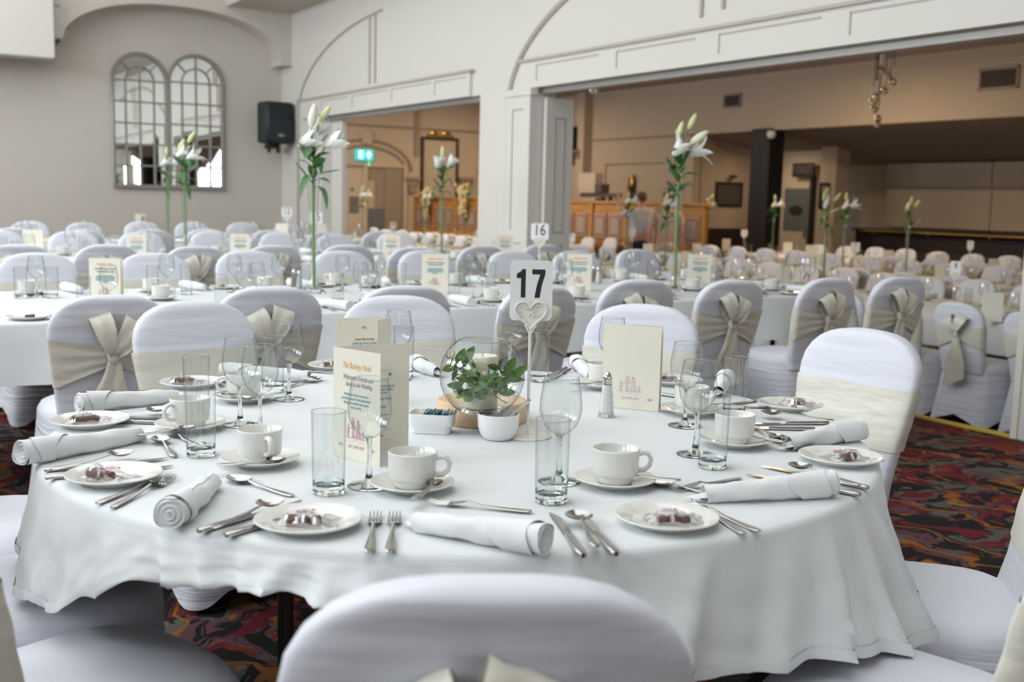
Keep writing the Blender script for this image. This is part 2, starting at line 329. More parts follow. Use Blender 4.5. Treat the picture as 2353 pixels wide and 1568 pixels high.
room('trim_beam', MB().box(-15.9, 7, 4.75, NW, 3.84, 4.45), 'ceil')
# --- mirror wall: plain lower wall, upper wall standing proud over a wide arch
room('wall_mirror', MB().box(UM-.3, UM, -5.2, NW, -.1, 5.3), 'wall')
US = UM+.42
fl = onu(140, 88, US); ft = onu(360, 12, US); fr = onu(648, 142, US)
mb = MB()
zl, zr, zt = fl.z, fr.z, ft.z
n0, n1 = fl.y, fr.y; nc = (n0+n1)/2
def archz(n):
    t = (n-nc)/((n1-n0)/2); t = max(-1, min(1, t)); return min(zl, zr) + (zt-min(zl, zr)+.02)*max(0, 1-abs(t)**2.3)**.5
K = 48
for i in range(K):
    a, b = n0+(n1-n0)*i/K, n0+(n1-n0)*(i+1)/K
    za, zb = archz(a), archz(b)
    mb.add([(US, a, za), (US, b, zb), (US, b, 5.28), (US, a, 5.28), (UM, a, za), (UM, b, zb)], [(0, 1, 2, 3), (0, 4, 5, 1)])
mb.add([(US, -5.2, 3.6), (US, n0, 3.6), (US, n0, 5.28), (US, -5.2, 5.28), (US, n1, min(zl, zr)), (US, NW, min(zl, zr)), (US, NW, 5.28), (US, n1, 5.28), (UM, n1, zr), (UM, NW, zr), (UM, n0, zl), (UM, n0, 3.6), (UM, -5.2, 3.6)],
       [(0, 1, 2, 3), (4, 5, 6, 7), (4, 8, 9, 5), (10, 11, 1, 1), (0, 12, 11, 1)][:3] + [(0, 12, 11, 1)])
mb.add([(US, n0, zl), (US, n0-.14, zl), (US, n0-.14, 3.62), (US, n0, 3.62), (UM, n0, zl), (UM, n0-.14, zl), (UM, n0-.14, 3.62)], [(0, 1, 2, 3), (0, 4, 5, 1), (1, 5, 6, 2)])
room('wall_mirror_upper', mb, 'wall', smooth=.4)
room('trim_corbel', MB().box(UM, US+.03, n1-.02, n1+.16, zr-.05, zr), 'wall')
bx = onu(127, 135, UM+.75); bx2 = onu(126, 0, UM+.75)
o = room('projection_screen_case', MB().bevbox(US+.002, UM+.75, bx.y-2.3, bx.y, bx.z, bx.z+.95, .012), 'wallw', kind=None); tag(o, 'big cream boxed-in screen case high on the mirror wall', 'screen case')
# --- wall with the two wide openings and arch mouldings
L0, L1, R0, R1 = -14.2, -10.0, -8.93, -3.76
ZT = 2.34
mb = MB().box(UM, 7, NW, NW+.22, ZT, 5.3).box(UM, L0, NW, NW+.22, -.1, ZT).box(L1, R0, NW, NW+.22, -.1, ZT).box(R1, 7, NW, NW+.22, -.1, ZT)
room('wall_arches', mb, 'wallw')
tr = 0
def trim(mb, m='wallw', smooth=.5):
    global tr; tr += 1; return room('trim_%d' % tr, mb, m, smooth=smooth)
def arch_strip(c, a, zc, b, t0, t1, m=40, w=.028):
    mb = MB()
    pts = [(c+a*cos(pi-(t0+(t1-t0)*i/m)), NW-.012, zc+b*sin(t0+(t1-t0)*i/m)) for i in range(m+1)]
    return mb.tube(pts, w/2, 6)
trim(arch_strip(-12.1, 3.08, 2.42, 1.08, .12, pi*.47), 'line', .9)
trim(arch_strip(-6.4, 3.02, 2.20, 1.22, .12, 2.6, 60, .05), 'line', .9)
trim(MB().box(-9.43, -9.39, NW-.03, NW, 0, 2.36), 'line')
trim(MB().box(-15.2, -15.16, NW-.03, NW, 0, 2.62), 'line')
for (u, z0) in ((-12.74, 2.66), (-12.58, 2.66), (onn(1612, 60, NW).x, 2.70), (onn(1662, 50, NW).x, 2.73)):
    trim(MB().box(u-.014, u+.014, NW-.02, NW, z0, 3.48), 'line')
for (a, b, pan) in ((-15.0, L1-.17, [(-14.25, -13.35), (-13.22, -12.15), (-12.05, -11.05), (-10.95, -10.25)]), (-9.18, R1+.5, [(onn(1240, 150, NW).x, onn(1383, 128, NW).x), (onn(1424, 120, NW).x, onn(1606, 92, NW).x), (onn(1660, 80, NW).x, onn(1895, 45, NW).x), (onn(1962, 30, NW).x, onn(2300, 0, NW).x)])):
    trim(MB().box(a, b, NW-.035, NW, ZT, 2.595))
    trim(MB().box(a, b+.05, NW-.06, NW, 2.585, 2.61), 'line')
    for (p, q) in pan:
        t = trim(MB().box(p, q, NW-.041, NW-.033, 2.535, 2.548).box(p, p+.014, NW-.041, NW-.033, 2.40, 2.548), 'line')  # top and left strips only, drawn in as the panel's shadow edges
for (a, b) in ((L0, L1), (R0, R1)): trim(MB().box(a, b, NW+.04, NW+.12, 2.285, ZT).box(a, b, NW+.16, NW+.2, 2.30, ZT), 'pewter')
# pilaster and the folded partition leaves by the right opening
trim(MB().box(-9.36, R0, NW-.07, NW, 0, 2.32).box(-9.38, R0+.03, NW-.085, NW, 2.27, 2.335))
def leaf_panel(u0, u1, n0, n1, z0, z1, name, lab):
    a = Vector((u0, n0)); b = Vector((u1, n1)); d = (b-a); L = d.length; d.normalize(); nn = Vector((d.y, -d.x))
    e = empty(name, un(u0, n0, z0), RZ+atan2(d.y, d.x), lab, 'partition')
    obj('leaf', MB().bevbox(0, L, 0, .045, 0, z1-z0, .004), 'wallw', e)
    for (q0, q1) in ((.12, .86), (.98, z1-z0-.18)):
        obj('moulding', MB().box(.10, .114, -.006, .002, q0, q1).box(L-.114, L-.1, -.006, .002, q0, q1).box(.1, L-.1, -.006, .002, q1-.014, q1).box(.1, L-.1, -.006, .002, q0, q0+.014), 'line', e)
    return e
leaf_panel(-8.865, -8.885, NW+.075, NW+.40, .0, 2.25, 'partition_leaf', 'folded cream partition leaf standing by the central pier')
leaf_panel(R1-.12, R1-.02, NW+.42, NW-.02, .0, 2.25, 'partition_leaf', 'cream partition leaf folded at the far right edge of the picture')
for (p, q) in ((0.12, .88), (1.0, 2.15)):
    trim(MB().box(-9.24, -9.228, NW-.078, NW-.068, p, q).box(-9.24, -9.05, NW-.078, NW-.068, q-.012, q), 'line')
# left jamb pilaster
trim(MB().box(-14.75, L0, NW-.05, NW, 0, 2.34))
trim(MB().box(L0-.02, L0+.35, NW+.1, NW+.16, ZB, 2.28))
# --- lower hall
room('wall_lower_left', MB().box(-26.3, -26, NW, 21, ZB-.1, 4.2), 'back')
room('wall_lower_end', MB().box(6.5, 6.8, NW+.3, 21, ZB-.1, 4.2), 'back')
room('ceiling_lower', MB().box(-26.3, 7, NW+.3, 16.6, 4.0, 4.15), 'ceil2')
for k in range(6):
    trim(MB().box(-26, 7, 6.6+k*1.6, 6.64+k*1.6, 3.99, 4.0), 'backline')
NF = 16.5
uc = onn(1592, 400, NF).x                      # corner where the wall steps back
room('wall_lower_far', MB().box(-26, uc, NF, NF+.25, ZB-.1, 4.0).box(uc, 7, NF, NF+.25, 2.83, 4.0), 'back')
mb = MB().add([(uc, NF+.2, 2.84), (7, NF+.2, 2.84), (7, 20, 2.25), (uc, 20, 2.25), (uc, NF+.2, 2.9), (7, NF+.2, 2.9), (7, 20, 2.31), (uc, 20, 2.31)], [(0, 1, 2, 3), (7, 6, 5, 4), (0, 3, 7, 4), (1, 5, 6, 2)])
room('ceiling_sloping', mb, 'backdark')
room('wall_bar', MB().box(uc-.1, 7, 20, 20.2, ZB-.1, 2.7), 'back')
ND = 18.5
room('wall_recess_side', MB().box(uc-.12, uc, NF+.2, ND+.1, ZB-.1, 3.0), 'back')
trim(MB().box(uc, uc+.04, NF+.26, ND, ZB, onu(1660, 525, uc).z), 'wains')
# picture rail and moulded panels on the far wall, the left wall arches
q = onn(1450, 318, NF); trim(MB().box(onn(1332, 320, NF).x, uc, NF-.03, NF, q.z-.02, q.z+.02), 'backline')
p0, p1 = onn(1392, 378, NF), onn(1540, 372, NF)
trim(MB().box(p0.x, p1.x, NF-.02, NF, p0.z-.02, p0.z+.02).box(p0.x, p0.x+.04, NF-.02, NF, .9, p0.z), 'backline')
trim(MB().box(onn(1340, 400, NF).x, onn(1357, 400, NF).x, NF-.25, NF, ZB, 4.0), 'back')
q = onu(900, 292, -26); trim(MB().box(-26, -25.96, NW, 18, q.z-.025, q.z+.025), 'backline')
q = onu(790, 380, -26); trim(MB().box(-26, -25.96, NW, onu(838, 380, -26).y, q.z-.03, q.z+.03), 'backline')
q = onu(956, 330, -26); trim(MB().box(-26, -25.93, q.y-.05, q.y+.05, onu(956, 358, -26).z, 4.0), 'backline')
c = onu(840, 320, -26); r = onu(944, 400, -26).y-c.y
for dr in (0, .16):
    mb = MB().tube([(-25.98, c.y+(r-dr)*cos(t*pi/24), 1.95+(onu(840, 322, -26).z-1.95-dr)*sin(t*pi/24)) for t in range(25)], .035, 6); trim(mb, 'backline', .9)
q = onu(842, 322, -26); trim(MB().box(-26, -25.9, q.y-.12, q.y+.12, q.z-.1, q.z+.22), 'back')
c2 = onu(1120, 330, -26)
for dr in (0, .16):
    mb = MB().tube([(-25.98, c2.y+1.0+(r-dr)*cos(t*pi/24), 1.95+(onu(840, 322, -26).z-1.95-dr)*sin(t*pi/24)) for t in range(25)], .035, 6); trim(mb, 'backline', .9)
for x in (946, 1068):                            # plaster brackets under the arch ends
    q = onu(x, 425, -26)
    trim(MB().box(-26, -25.86, q.y-.2, q.y+.2, q.z+.12, q.z+.2).box(-26, -25.9, q.y-.15, q.y+.15, q.z-.02, q.z+.12).lathe([(0, q.z-.3), (.08, q.z-.22), (.14, q.z-.02)], 12), 'backline') if False else trim(MB().box(-26, -25.86, q.y-.2, q.y+.2, q.z+.12, q.z+.2).box(-26, -25.9, q.y-.15, q.y+.15, q.z-.02, q.z+.12).box(-26, -25.92, q.y-.09, q.y+.09, q.z-.2, q.z-.02), 'backline')
# door in the left wall: dark opening, open leaf, frame
y0, y1 = onu(842, 480, -26).y, onu(925, 480, -26).y; zt2 = onu(880, 385, -26).z
d = room('door_1', MB().box(-26.02, -25.93, y0-.09, y0, ZB, zt2+.09).box(-26.02, -25.93, y1, y1+.09, ZB, zt2+.09).box(-26.02, -25.93, y0, y1, zt2, zt2+.09), 'back')
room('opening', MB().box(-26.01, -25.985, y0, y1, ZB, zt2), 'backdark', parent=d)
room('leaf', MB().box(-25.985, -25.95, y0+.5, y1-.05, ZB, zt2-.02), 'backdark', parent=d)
room('passage_wall', MB().box(-25.985, -25.975, y0+.02, y0+.2, .9, zt2-.35), 'tan2', parent=d)
room('kick_panel', MB().box(-25.985, -25.96, y0+.02, y0+.5, ZB, .98), 'grey', parent=d)
q = onu(813, 470, -26); o = room('notice', MB().box(-26, -25.97, q.y-.12, q.y+.12, q.z-.2, q.z+.2), 'grey', kind=None); tag(o, 'grey plate on the wall beside the passage door', 'notice')
q = onu(809, 435, -26); o = room('sticker', MB().box(-26, -25.98, q.y-.035, q.y+.035, q.z-.035, q.z+.035), 'sachetb', kind=None); tag(o, 'small blue door sticker above the grey plate', 'sticker')
e = empty('exit_sign', un(*onu(838, 356, -25.9)), RZ, 'lit green emergency exit sign with white running figure and arrow', 'sign')
obj('case', MB().bevbox(-.06, .03, -.23, .23, -.13, .13, .01), 'exitg', e)
fig = MB()
for x0, x1, z0, z1 in ((-.17, -.05, -.1, .1),): fig.box(.031, .034, x0, x1, z0, z1)
obj('doorway_symbol', fig, 'exitw', e)
run = MB().ball((.036, -.1, .06), (.003, .02, .02), 8, 5).box(.034, .037, -.12, -.085, -.02, .045).add([(.036, -.12, -.02), (.036, -.145, -.085), (.036, -.12, -.085), (.036, -.095, -.02), (.036, -.1, -.02), (.036, -.07, -.085), (.036, -.05, -.07), (.036, -.085, -.01)], [(0, 1, 2, 3), (4, 5, 6, 7)])
obj('running_figure', run, 'exitg', e)
obj('arrow', MB().add([(.034, .03, .01), (.034, .10, .11), (.034, .17, .01), (.034, .10, -.11)], [(0, 3, 2, 1)]), 'exitw', e)
obj('lamp', MB().ball((.02, .11, -.24), .03, 8, 6).box(.015, .025, .1, .12, -.22, -.12), 'led', e)
# big framed mirror on the left wall behind the oak partition
e0, e1 = onu(966, 400, -26).y, onu(1051, 400, -26).y; z1 = onu(1005, 316, -26).z; z0 = .6
e = empty('framed_mirror', un(-26, (e0+e1)/2, z0), RZ, 'tall dark framed mirror on the tan wall above the oak partition', 'mirror'); hw = (e1-e0)/2; h = z1-z0
obj('frame', MB().box(0, .05, -hw, -hw+.07, 0, h).box(0, .05, hw-.07, hw, 0, h).box(0, .05, -hw+.07, hw-.07, h-.07, h).box(0, .05, -hw+.07, hw-.07, 0, .07), 'wains', e)
obj('glass', MB().box(0, .02, -hw+.07, hw-.07, .07, h-.07), 'tan2', e)  # flat tan colour painted in for the reflection
obj('crest', MB().box(0, .06, -hw*.7, hw*.7, h, h+.07).ball((.03, -hw*.35, h+.1), (.03, .13, .06), 10, 6).ball((.03, hw*.35, h+.1), (.03, .13, .06), 10, 6), 'gold', e)
# --- oak partition with leaded panes
NP = 12.6
e = empty('oak_partition', un(-25.4, NP, ZB), RZ, 'long oak panelled partition with frosted panes behind the tables', 'partition'); PL = 25.4-14.35; ZP = 1.31-ZB
obj('core', MB().box(0, PL, .03, .09, 0, ZP-.06), 'oak', e)
obj('top_rail', MB().bevbox(-.02, PL+.02, -.02, .14, ZP-.06, ZP, .01), 'oak', e)
nb = 10; bw = PL/nb
for k in range(nb+1):
    x = k*bw; obj('post', MB().bevbox(max(0, x-.07), min(PL, x+.07), -.015, .1, 0, ZP-.06, .008), 'oak', e)
    if k == nb: break
    obj('mid_rail', MB().box(x+.07, x+bw-.07, 0, .06, .66, .78), 'oak', e); obj('base_rail', MB().box(x+.07, x+bw-.07, 0, .06, 0, .16), 'oak', e)
    for j in range(2):
        xa = x+.07+(bw-.14)*j/2+.045; xb = xa+(bw-.14)/2-.09; za, zb = .90, 1.36
        pf = obj('leaded_frame', MB().box(xa, xb, -.005, .03, za, zb), 'leadline', e)
        obj('red_border', MB().box(xa+.03, xb-.03, -.011, -.003, za+.03, zb-.03), 'redlead', pf); obj('pane', MB().box(xa+.075, xb-.075, -.016, -.008, za+.075, zb-.075), 'stained', pf)
        obj('slot', MB().box(xa, xb, -.004, .03, .47, .52), 'wains', e)
# --- fittings of the lower hall
def vent(x, y, w, h):
    p = onn(x, y, NF); e = empty('wall_vent', un(p.x, NF, p.z), RZ, 'grey louvred air vent high on the far tan wall, %s' % ('the smaller one nearer the middle' if x < 1900 else 'the larger one at upper right'), 'vent')
    obj('frame', MB().box(-w/2, w/2, -.03, 0, -h/2, -h/2+.04).box(-w/2, w/2, -.03, 0, h/2-.04, h/2).box(-w/2, -w/2+.04, -.03, 0, -h/2, h/2).box(w/2-.04, w/2, -.03, 0, -h/2, h/2), 'ventf', e)
    obj('backing', MB().box(-w/2, w/2, -.01, 0, -h/2, h/2), 'vent', e)
    for k in range(6):
        z = -h/2+.06+k*(h-.1)/6; obj('slat', MB().add([(-w/2+.04, -.028, z), (w/2-.04, -.028, z), (w/2-.04, -.01, z+.03), (-w/2+.04, -.01, z+.03)], [(0, 1, 2, 3)]), 'vent', e)
vent(1684, 232, .55, .30); vent(2296, 180, .74, .36)
p0 = onn(1731, 400, NF); p1 = onn(1782, 400, NF)
o = room('dark_column', MB().bevbox(p0.x, p1.x-.1, NF-.12, NF+.32, ZB, 2.86, .02), 'black', kind='structure')
p = onn(1772, 313, NF-.2); o = room('dome_camera', MB().lathe([(0, 0), (.05, .0), (.085, .05), (.09, .12), (.06, .16), (0, .16)], 14), 'plastic', kind=None); o.location = un(p.x, NF-.2, p.z-.05); tag(o, 'small white dome camera at the top of the dark column', 'camera')
# door with frosted glass, TOILET board, small pictures
w0, w1 = onn(1880, 480, ND-.3).x, onn(1916, 480, ND-.3).x
room('wall_toilet', MB().box(uc, w1, ND, ND+.1, ZB-.1, 2.62), 'back')
a, b = onn(1790, 500, ND).x, onn(1864, 500, ND).x
d = room('door_2', MB().box(a, b, ND-.08, ND, ZB, onn(1830, 418, ND).z), 'tan2')
g0, g1 = onn(1804, 433, ND-.1), onn(1851, 531, ND-.1)
room('door_glass', MB().box(g0.x, g1.x, ND-.1, ND-.08, g1.z, g0.z), 'glass2', parent=d)
gc = onn(1829, 484, ND-.1); mbx = MB().prism([(gc.x+.20*cos(t*pi/12), gc.z+.11*sin(t*pi/12)) for t in range(24)], lambda x, y, dd: (x, dd, y), ND-.112, ND-.1); room('oval_logo', mbx, 'logo', parent=d)
room('handle', MB().box(b-.1, b-.06, ND-.14, ND-.08, .6, .8), 'pewter', parent=d)
trim(MB().box(b+.01, b+.10, ND-.12, ND, ZB, onn(1868, 415, ND).z+.1), 'black')
p = onn(1845, 391, ND-.2); e = empty('toilet_board', un(p.x, ND-.2, p.z), RZ, 'black TOILET sign board above the frosted glass door', 'sign')
obj('board', MB().bevbox(-.33, .30, 0, .05, -.155, .155, .01), 'board', e)
tm = text_mesh('TOILET', .22, 'faint', .004, .9); t = lk('lettering', tm, e, (0, -.004, 0)); t.rotation_euler = (pi/2, 0, 0)
room('wall_bar_pier', MB().box(w0, w1, ND-.3, ND, ZB, 2.62), 'back')
def picture(x, y, w, h, n, lab):
    p = onn(x, y, n); e = empty('wall_picture', un(p.x, n, p.z), RZ, lab, 'picture')
    obj('frame', MB().box(-w/2, w/2, -.03, 0, -h/2, -h/2+.05).box(-w/2, w/2, -.03, 0, h/2-.05, h/2).box(-w/2, -w/2+.05, -.03, 0, -h/2, h/2).box(w/2-.05, w/2, -.03, 0, -h/2, h/2), 'black', e)
    obj('print', MB().box(-w/2, w/2, -.012, 0, -h/2, h/2), 'vent', e); return e
pq = onu(1675, 447, uc+.02); e = picture(1675, 447, .82, .56, 17, 'black framed picture under a small lamp left of the dark column'); e.location = un(uc+.005, pq.y, pq.z); e.rotation_euler = (0, 0, RZ+pi/2)
obj('picture_lamp', MB().tube([(0, 0, .28), (0, -.12, .42)], .012, 6).tube([(-.1, -.13, .41), (.1, -.13, .41)], .03, 8), 'wains', e)
e = picture(1894, 450, .27, .56, ND-.305, 'narrow black framed picture on the pier right of the toilet door')
obj('pale_image', MB().box(-.06, .07, -.016, -.01, .03, .2), 'ventf', e)
e = picture(1543, 450, .18, .5, NF-.02, 'slim dark picture on the tan wall half hidden by the tall vase')
p = onn(1450, 436, NF-.05); e = empty('wall_banner', un(p.x, NF-.05, p.z), RZ, 'black banner with a golden pint shape on the tan wall above the man', 'banner')
obj('cloth', MB().box(-.10, .10, -.03, 0, -.36, .1), 'black', e); obj('golden_shape', MB().ball((0, -.02, .17), (.10, .03, .18), 12, 8), 'gold', e); obj('edge', MB().box(.1, .13, -.03, 0, -.3, .36), 'wains', e)
# shelf with dark set at the left of the far wall, things on the partition top
p = onn(1306, 348, NF-.35); o = room('wall_shelf', MB().box(p.x-.6, p.x+.38, NF-.5, NF, p.z-.04, p.z+.04).box(p.x+.0, p.x+.06, NF-.4, NF, p.z-.35, p.z-.04), 'back', kind=None); tag(o, 'pale wall shelf carrying the black monitor beside the pier', 'shelf')
e = empty('monitor', un(p.x-.1, NF-.3, p.z+.04), RZ, 'black monitor standing on the pale wall shelf', 'monitor'); obj('case', MB().bevbox(-.45, .34, -.12, .12, 0, .58, .02), 'black', e); obj('screen', MB().box(-.4, .29, -.128, -.12, .05, .53), 'speaker', e)
p = onn(1330, 452, NP+.1); e = empty('bar_gantry', un(p.x, NP+.6, 1.0), RZ, 'low grey rail with small boxes above the oak partition', 'gantry')
obj('rail', MB().box(-.6, .7, -.05, .05, .38, .46), 'vent', e); obj('box', MB().box(-.5, .0, -.1, .1, .16, .36), 'tan2', e)
for x in (.1, .35, .6): obj('upright', MB().box(x, x+.05, -.04, .04, .0, .38), 'vent', e)
obj('tall_box', MB().box(-.6, -.02, -.1, .1, .46, .86), 'back', e); obj('till', MB().box(.02, .2, -.1, .1, .46, .64), 'vent', e)
# bar at right: shutters, counter front, brass rail
s0 = max(onn(1928, 450, 19.6).x, w1+.18)
e = empty('bar_shutters', un(s0, 19.6, .9), RZ, 'closed cream shutters over the bar at the far right', 'shutter'); zt3 = 2.26-.9; zl3 = 1.735-.9
for k in range(5):
    obj('shutter', MB().bevbox(k*2.6, k*2.6+2.58, 0, .05, 0, zl3-.02, .006), 'tan2', e); obj('upper_panel', MB().bevbox(k*2.6-.1, k*2.6+2.48, .1, .15, zl3+.03, zt3, .006), 'tan2', e)
obj('lintel', MB().box(-.15, 13, -.02, .1, zl3-.025, zl3+.03), 'backdark', e)
e = empty('bar_counter', un(s0-.25, 19.0, ZB), RZ, 'dark bar counter with a brass rail below the shutters', 'bar counter')
obj('front', MB().box(0, 13, 0, .5, 0, 1.10), 'wains', e); obj('ledge', MB().bevbox(-.02, 13, -.14, .55, 1.10, 1.16, .01), 'wains', e)
obj('rail', MB().tube([(.3, -.19, 1.11), (13, -.19, 1.11)], .03, 10), 'gold', e); obj('lower_panelling', MB().box(0, 13, -.012, 0, .05, .72), 'underside', e)
for k in range(9): obj('rail_bracket', MB().box(.6+k*1.4, .66+k*1.4, -.19, -.12, 1.06, 1.12), 'gold', e)
# pendant light cluster and ceiling spot
pc = onn(2031, 115, 12.6); e = empty('pendant_light', un(pc.x, 12.6, 3.99), RZ, 'spiral pendant light of white rods and small glass balls hanging in the lower hall', 'lamp')
obj('ceiling_plate', MB().lathe([(0, -.03), (.36, -.03), (.36, 0), (0, 0)], 20), 'chrome', e)
for k, (dx, y) in enumerate(((2, 140), (8, 152), (17, 166), (11, 187), (2, 203), (-9, 214), (-19, 230), (-20, 250), (-16, 262))):
    p = onn(2026+dx, y, 12.6); x = p.x-pc.x; z = p.z-3.99; yy = .12*sin(k*1.1)
    obj('cord', MB().tube([(x, yy, -.02), (x, yy, z+.06)], .006, 5), 'black', e)
    if k < 7: obj('rod', MB().tube([(x, yy, z-.06), (x, yy, z+.09)], .032, 8), 'bulbw', e)
    obj('ball', MB().ball((x-.01, yy, z-.13), .055, 10, 8), 'mirrorball', e)
p = onn(1365, 204, 9.5); e = empty('ceiling_spot', un(p.x, 9.5, p.z), RZ, 'round chrome spotlight on the lower hall ceiling near the pier', 'lamp')
obj('head', MB().ball((0, 0, 0), .075, 12, 8), 'chrome', e); obj('stem', MB().tube([(0, 0, .05), (0, 0, 3.995-p.z)], .02, 6), 'chrome', e)
# --- speaker on the mirror wall
q = onu(636, 283, UM+.45); e = empty('loudspeaker', un(UM+.45, q.y-.02, q.z), RZ+.12, 'black loudspeaker on a wall bracket in the corner by the arches', 'loudspeaker')
obj('cabinet', MB().bevbox(-.17, .17, -.21, .21, -.29, .29, .03), 'speaker', e); obj('horn', MB().box(.165, .175, -.165, .165, .07, .245), 'ink', e)
obj('grille', MB().bevbox(.165, .182, -.19, .19, -.26, .05, .008), 'grille', e); obj('badge', MB().ball((.185, .0, -.18), (.006, .055, .022), 12, 6), 'pewter', e)
obj('bracket', MB().box(-.30, .0, -.03, .03, -.36, -.29).box(-.02, .02, -.12, -.08, -.42, -.29).box(-.02, .02, .02, .06, -.42, -.29).box(-.44, -.17, -.03, .03, -.05, .05), 'ink', e)
# --- the pair of arched window mirrors
def arched_mirror(x0, x1, yb, ysp, lab, seed):
    a, b = onu(x0, 330, UM), onu(x1, 330, UM); n0, n1 = a.y, b.y; hw = (n1-n0)/2; nc = (n0+n1)/2
    z0 = onu((x0+x1)/2, yb, UM).z; zs = onu((x0+x1)/2, ysp, UM).z; R = rnd(seed)
    e = empty('arched_mirror', un(UM, nc, z0), RZ, lab, 'mirror'); H = zs-z0; t = .026
    mb = MB().tube([(.03, -hw+.02, 0), (.03, -hw+.02, H)] + [(.03, -(hw-.02)*cos(k*pi/24), H+(hw-.02)*sin(k*pi/24)) for k in range(1, 24)] + [(.03, hw-.02, H), (.03, hw-.02, 0)], t, 6).box(.0, .055, -hw, hw, -.02, .03)
    obj('frame', mb, 'pewter', e, smooth=.9)
    rows = [H*k/5 for k in range(6)]; cols = [-hw, -hw*.5, 0, hw*.5, hw]
    for z in rows[1:]: obj('glazing_bar', MB().box(.015, .04, -hw, hw, z-.011, z+.011), 'pewter', e)
    for c in cols[1:-1]: obj('glazing_bar', MB().box(.015, .04, c-.011, c+.011, 0, H), 'pewter', e)
    obj('glazing_bar', MB().box(.015, .04, -.011, .011, H, H+hw), 'pewter', e)
    obj('glazing_bar', MB().tube([(.028, -hw*.5*cos(k*pi/16), H+hw*.5*sin(k*pi/16)) for k in range(17)], .012, 6), 'pewter', e, smooth=.9)
    for s in (-1, 1): obj('glazing_bar', MB().tube([(.028, s*hw*.5*.707, H+hw*.5*.707), (.028, s*hw*.707, H+hw*.707)], .011, 6), 'pewter', e)
    def pane(poly):
        cx = sum(p[0] for p in poly)/len(poly); cz = sum(p[1] for p in poly)/len(poly); tx, tz = R.uniform(-.006, .006), R.uniform(-.006, .006)
        f = lambda x, z, dd: (.012+dd+(x-cx)*tx+(z-cz)*tz, x, z)
        obj('pane', MB().prism(poly, f, -.006, 0), 'mirror', e, smooth=0)
    for i in range(4):
        for j in range(5): pane([(cols[i], rows[j]), (cols[i+1], rows[j]), (cols[i+1], rows[j+1]), (cols[i], rows[j+1])])
    arc = lambda r, t0, t1, k: [(r*cos(t0+(t1-t0)*i/k), H+r*sin(t0+(t1-t0)*i/k)) for i in range(k+1)]
    pane([(0, H)]+arc(hw*.5, 0, pi/2, 8)); pane([(0, H)]+arc(hw*.5, pi/2, pi, 8))
    for k in range(4): pane(arc(hw*.985, k*pi/4, (k+1)*pi/4, 8)+arc(hw*.5, (k+1)*pi/4, k*pi/4, 8))
arched_mirror(257, 386.5, 429, 186, 'arched window-pane mirror on the wall, the left one of the pair', 3)
arched_mirror(386.5, 514, 432, 192, 'arched window-pane mirror on the wall, the right one nearer the speaker', 4)
# what the mirrors see: bright end windows of the lower hall, a dark curtain and the brick houses outside
for k, (a, b) in enumerate(((7.2, 8.4), (10.7, 12.6))):
    w = room('window_%d' % (k+11), MB().box(6.38, 6.5, a-.08, a, .3, 2.6).box(6.38, 6.5, b, b+.08, .3, 2.6).box(6.38, 6.5, a, b, 2.6, 2.68).box(6.38, 6.5, a, b, .22, .3), 'wallw')
    area('lower_window_daylight', un(6.37, (a+b)/2, 1.45), -U, b-a, 2.2, 60, DAY)
    room('glazing_bar', MB().box(6.30, 6.33, a, b, 1.5, 1.55), 'wallw', parent=w); room('glazing_bar', MB().box(6.30, 6.33, (a+b)/2-.02, (a+b)/2+.02, .3, 2.6), 'wallw', parent=w)
mb = MB().grid(lambda s, t: (6.30+.05*sin(s*40), 8.6+s*1.9, ZB+.05+t*2.6), 60, 2); o = room('curtain', mb, 'curtain', kind=None, smooth=1); tag(o, 'dark drawn curtain at the end of the lower hall, seen in the mirrors', 'curtain')
# ================================================================ prototypes of repeated things
def sgnp(x, p): return math.copysign(abs(x)**p, x)
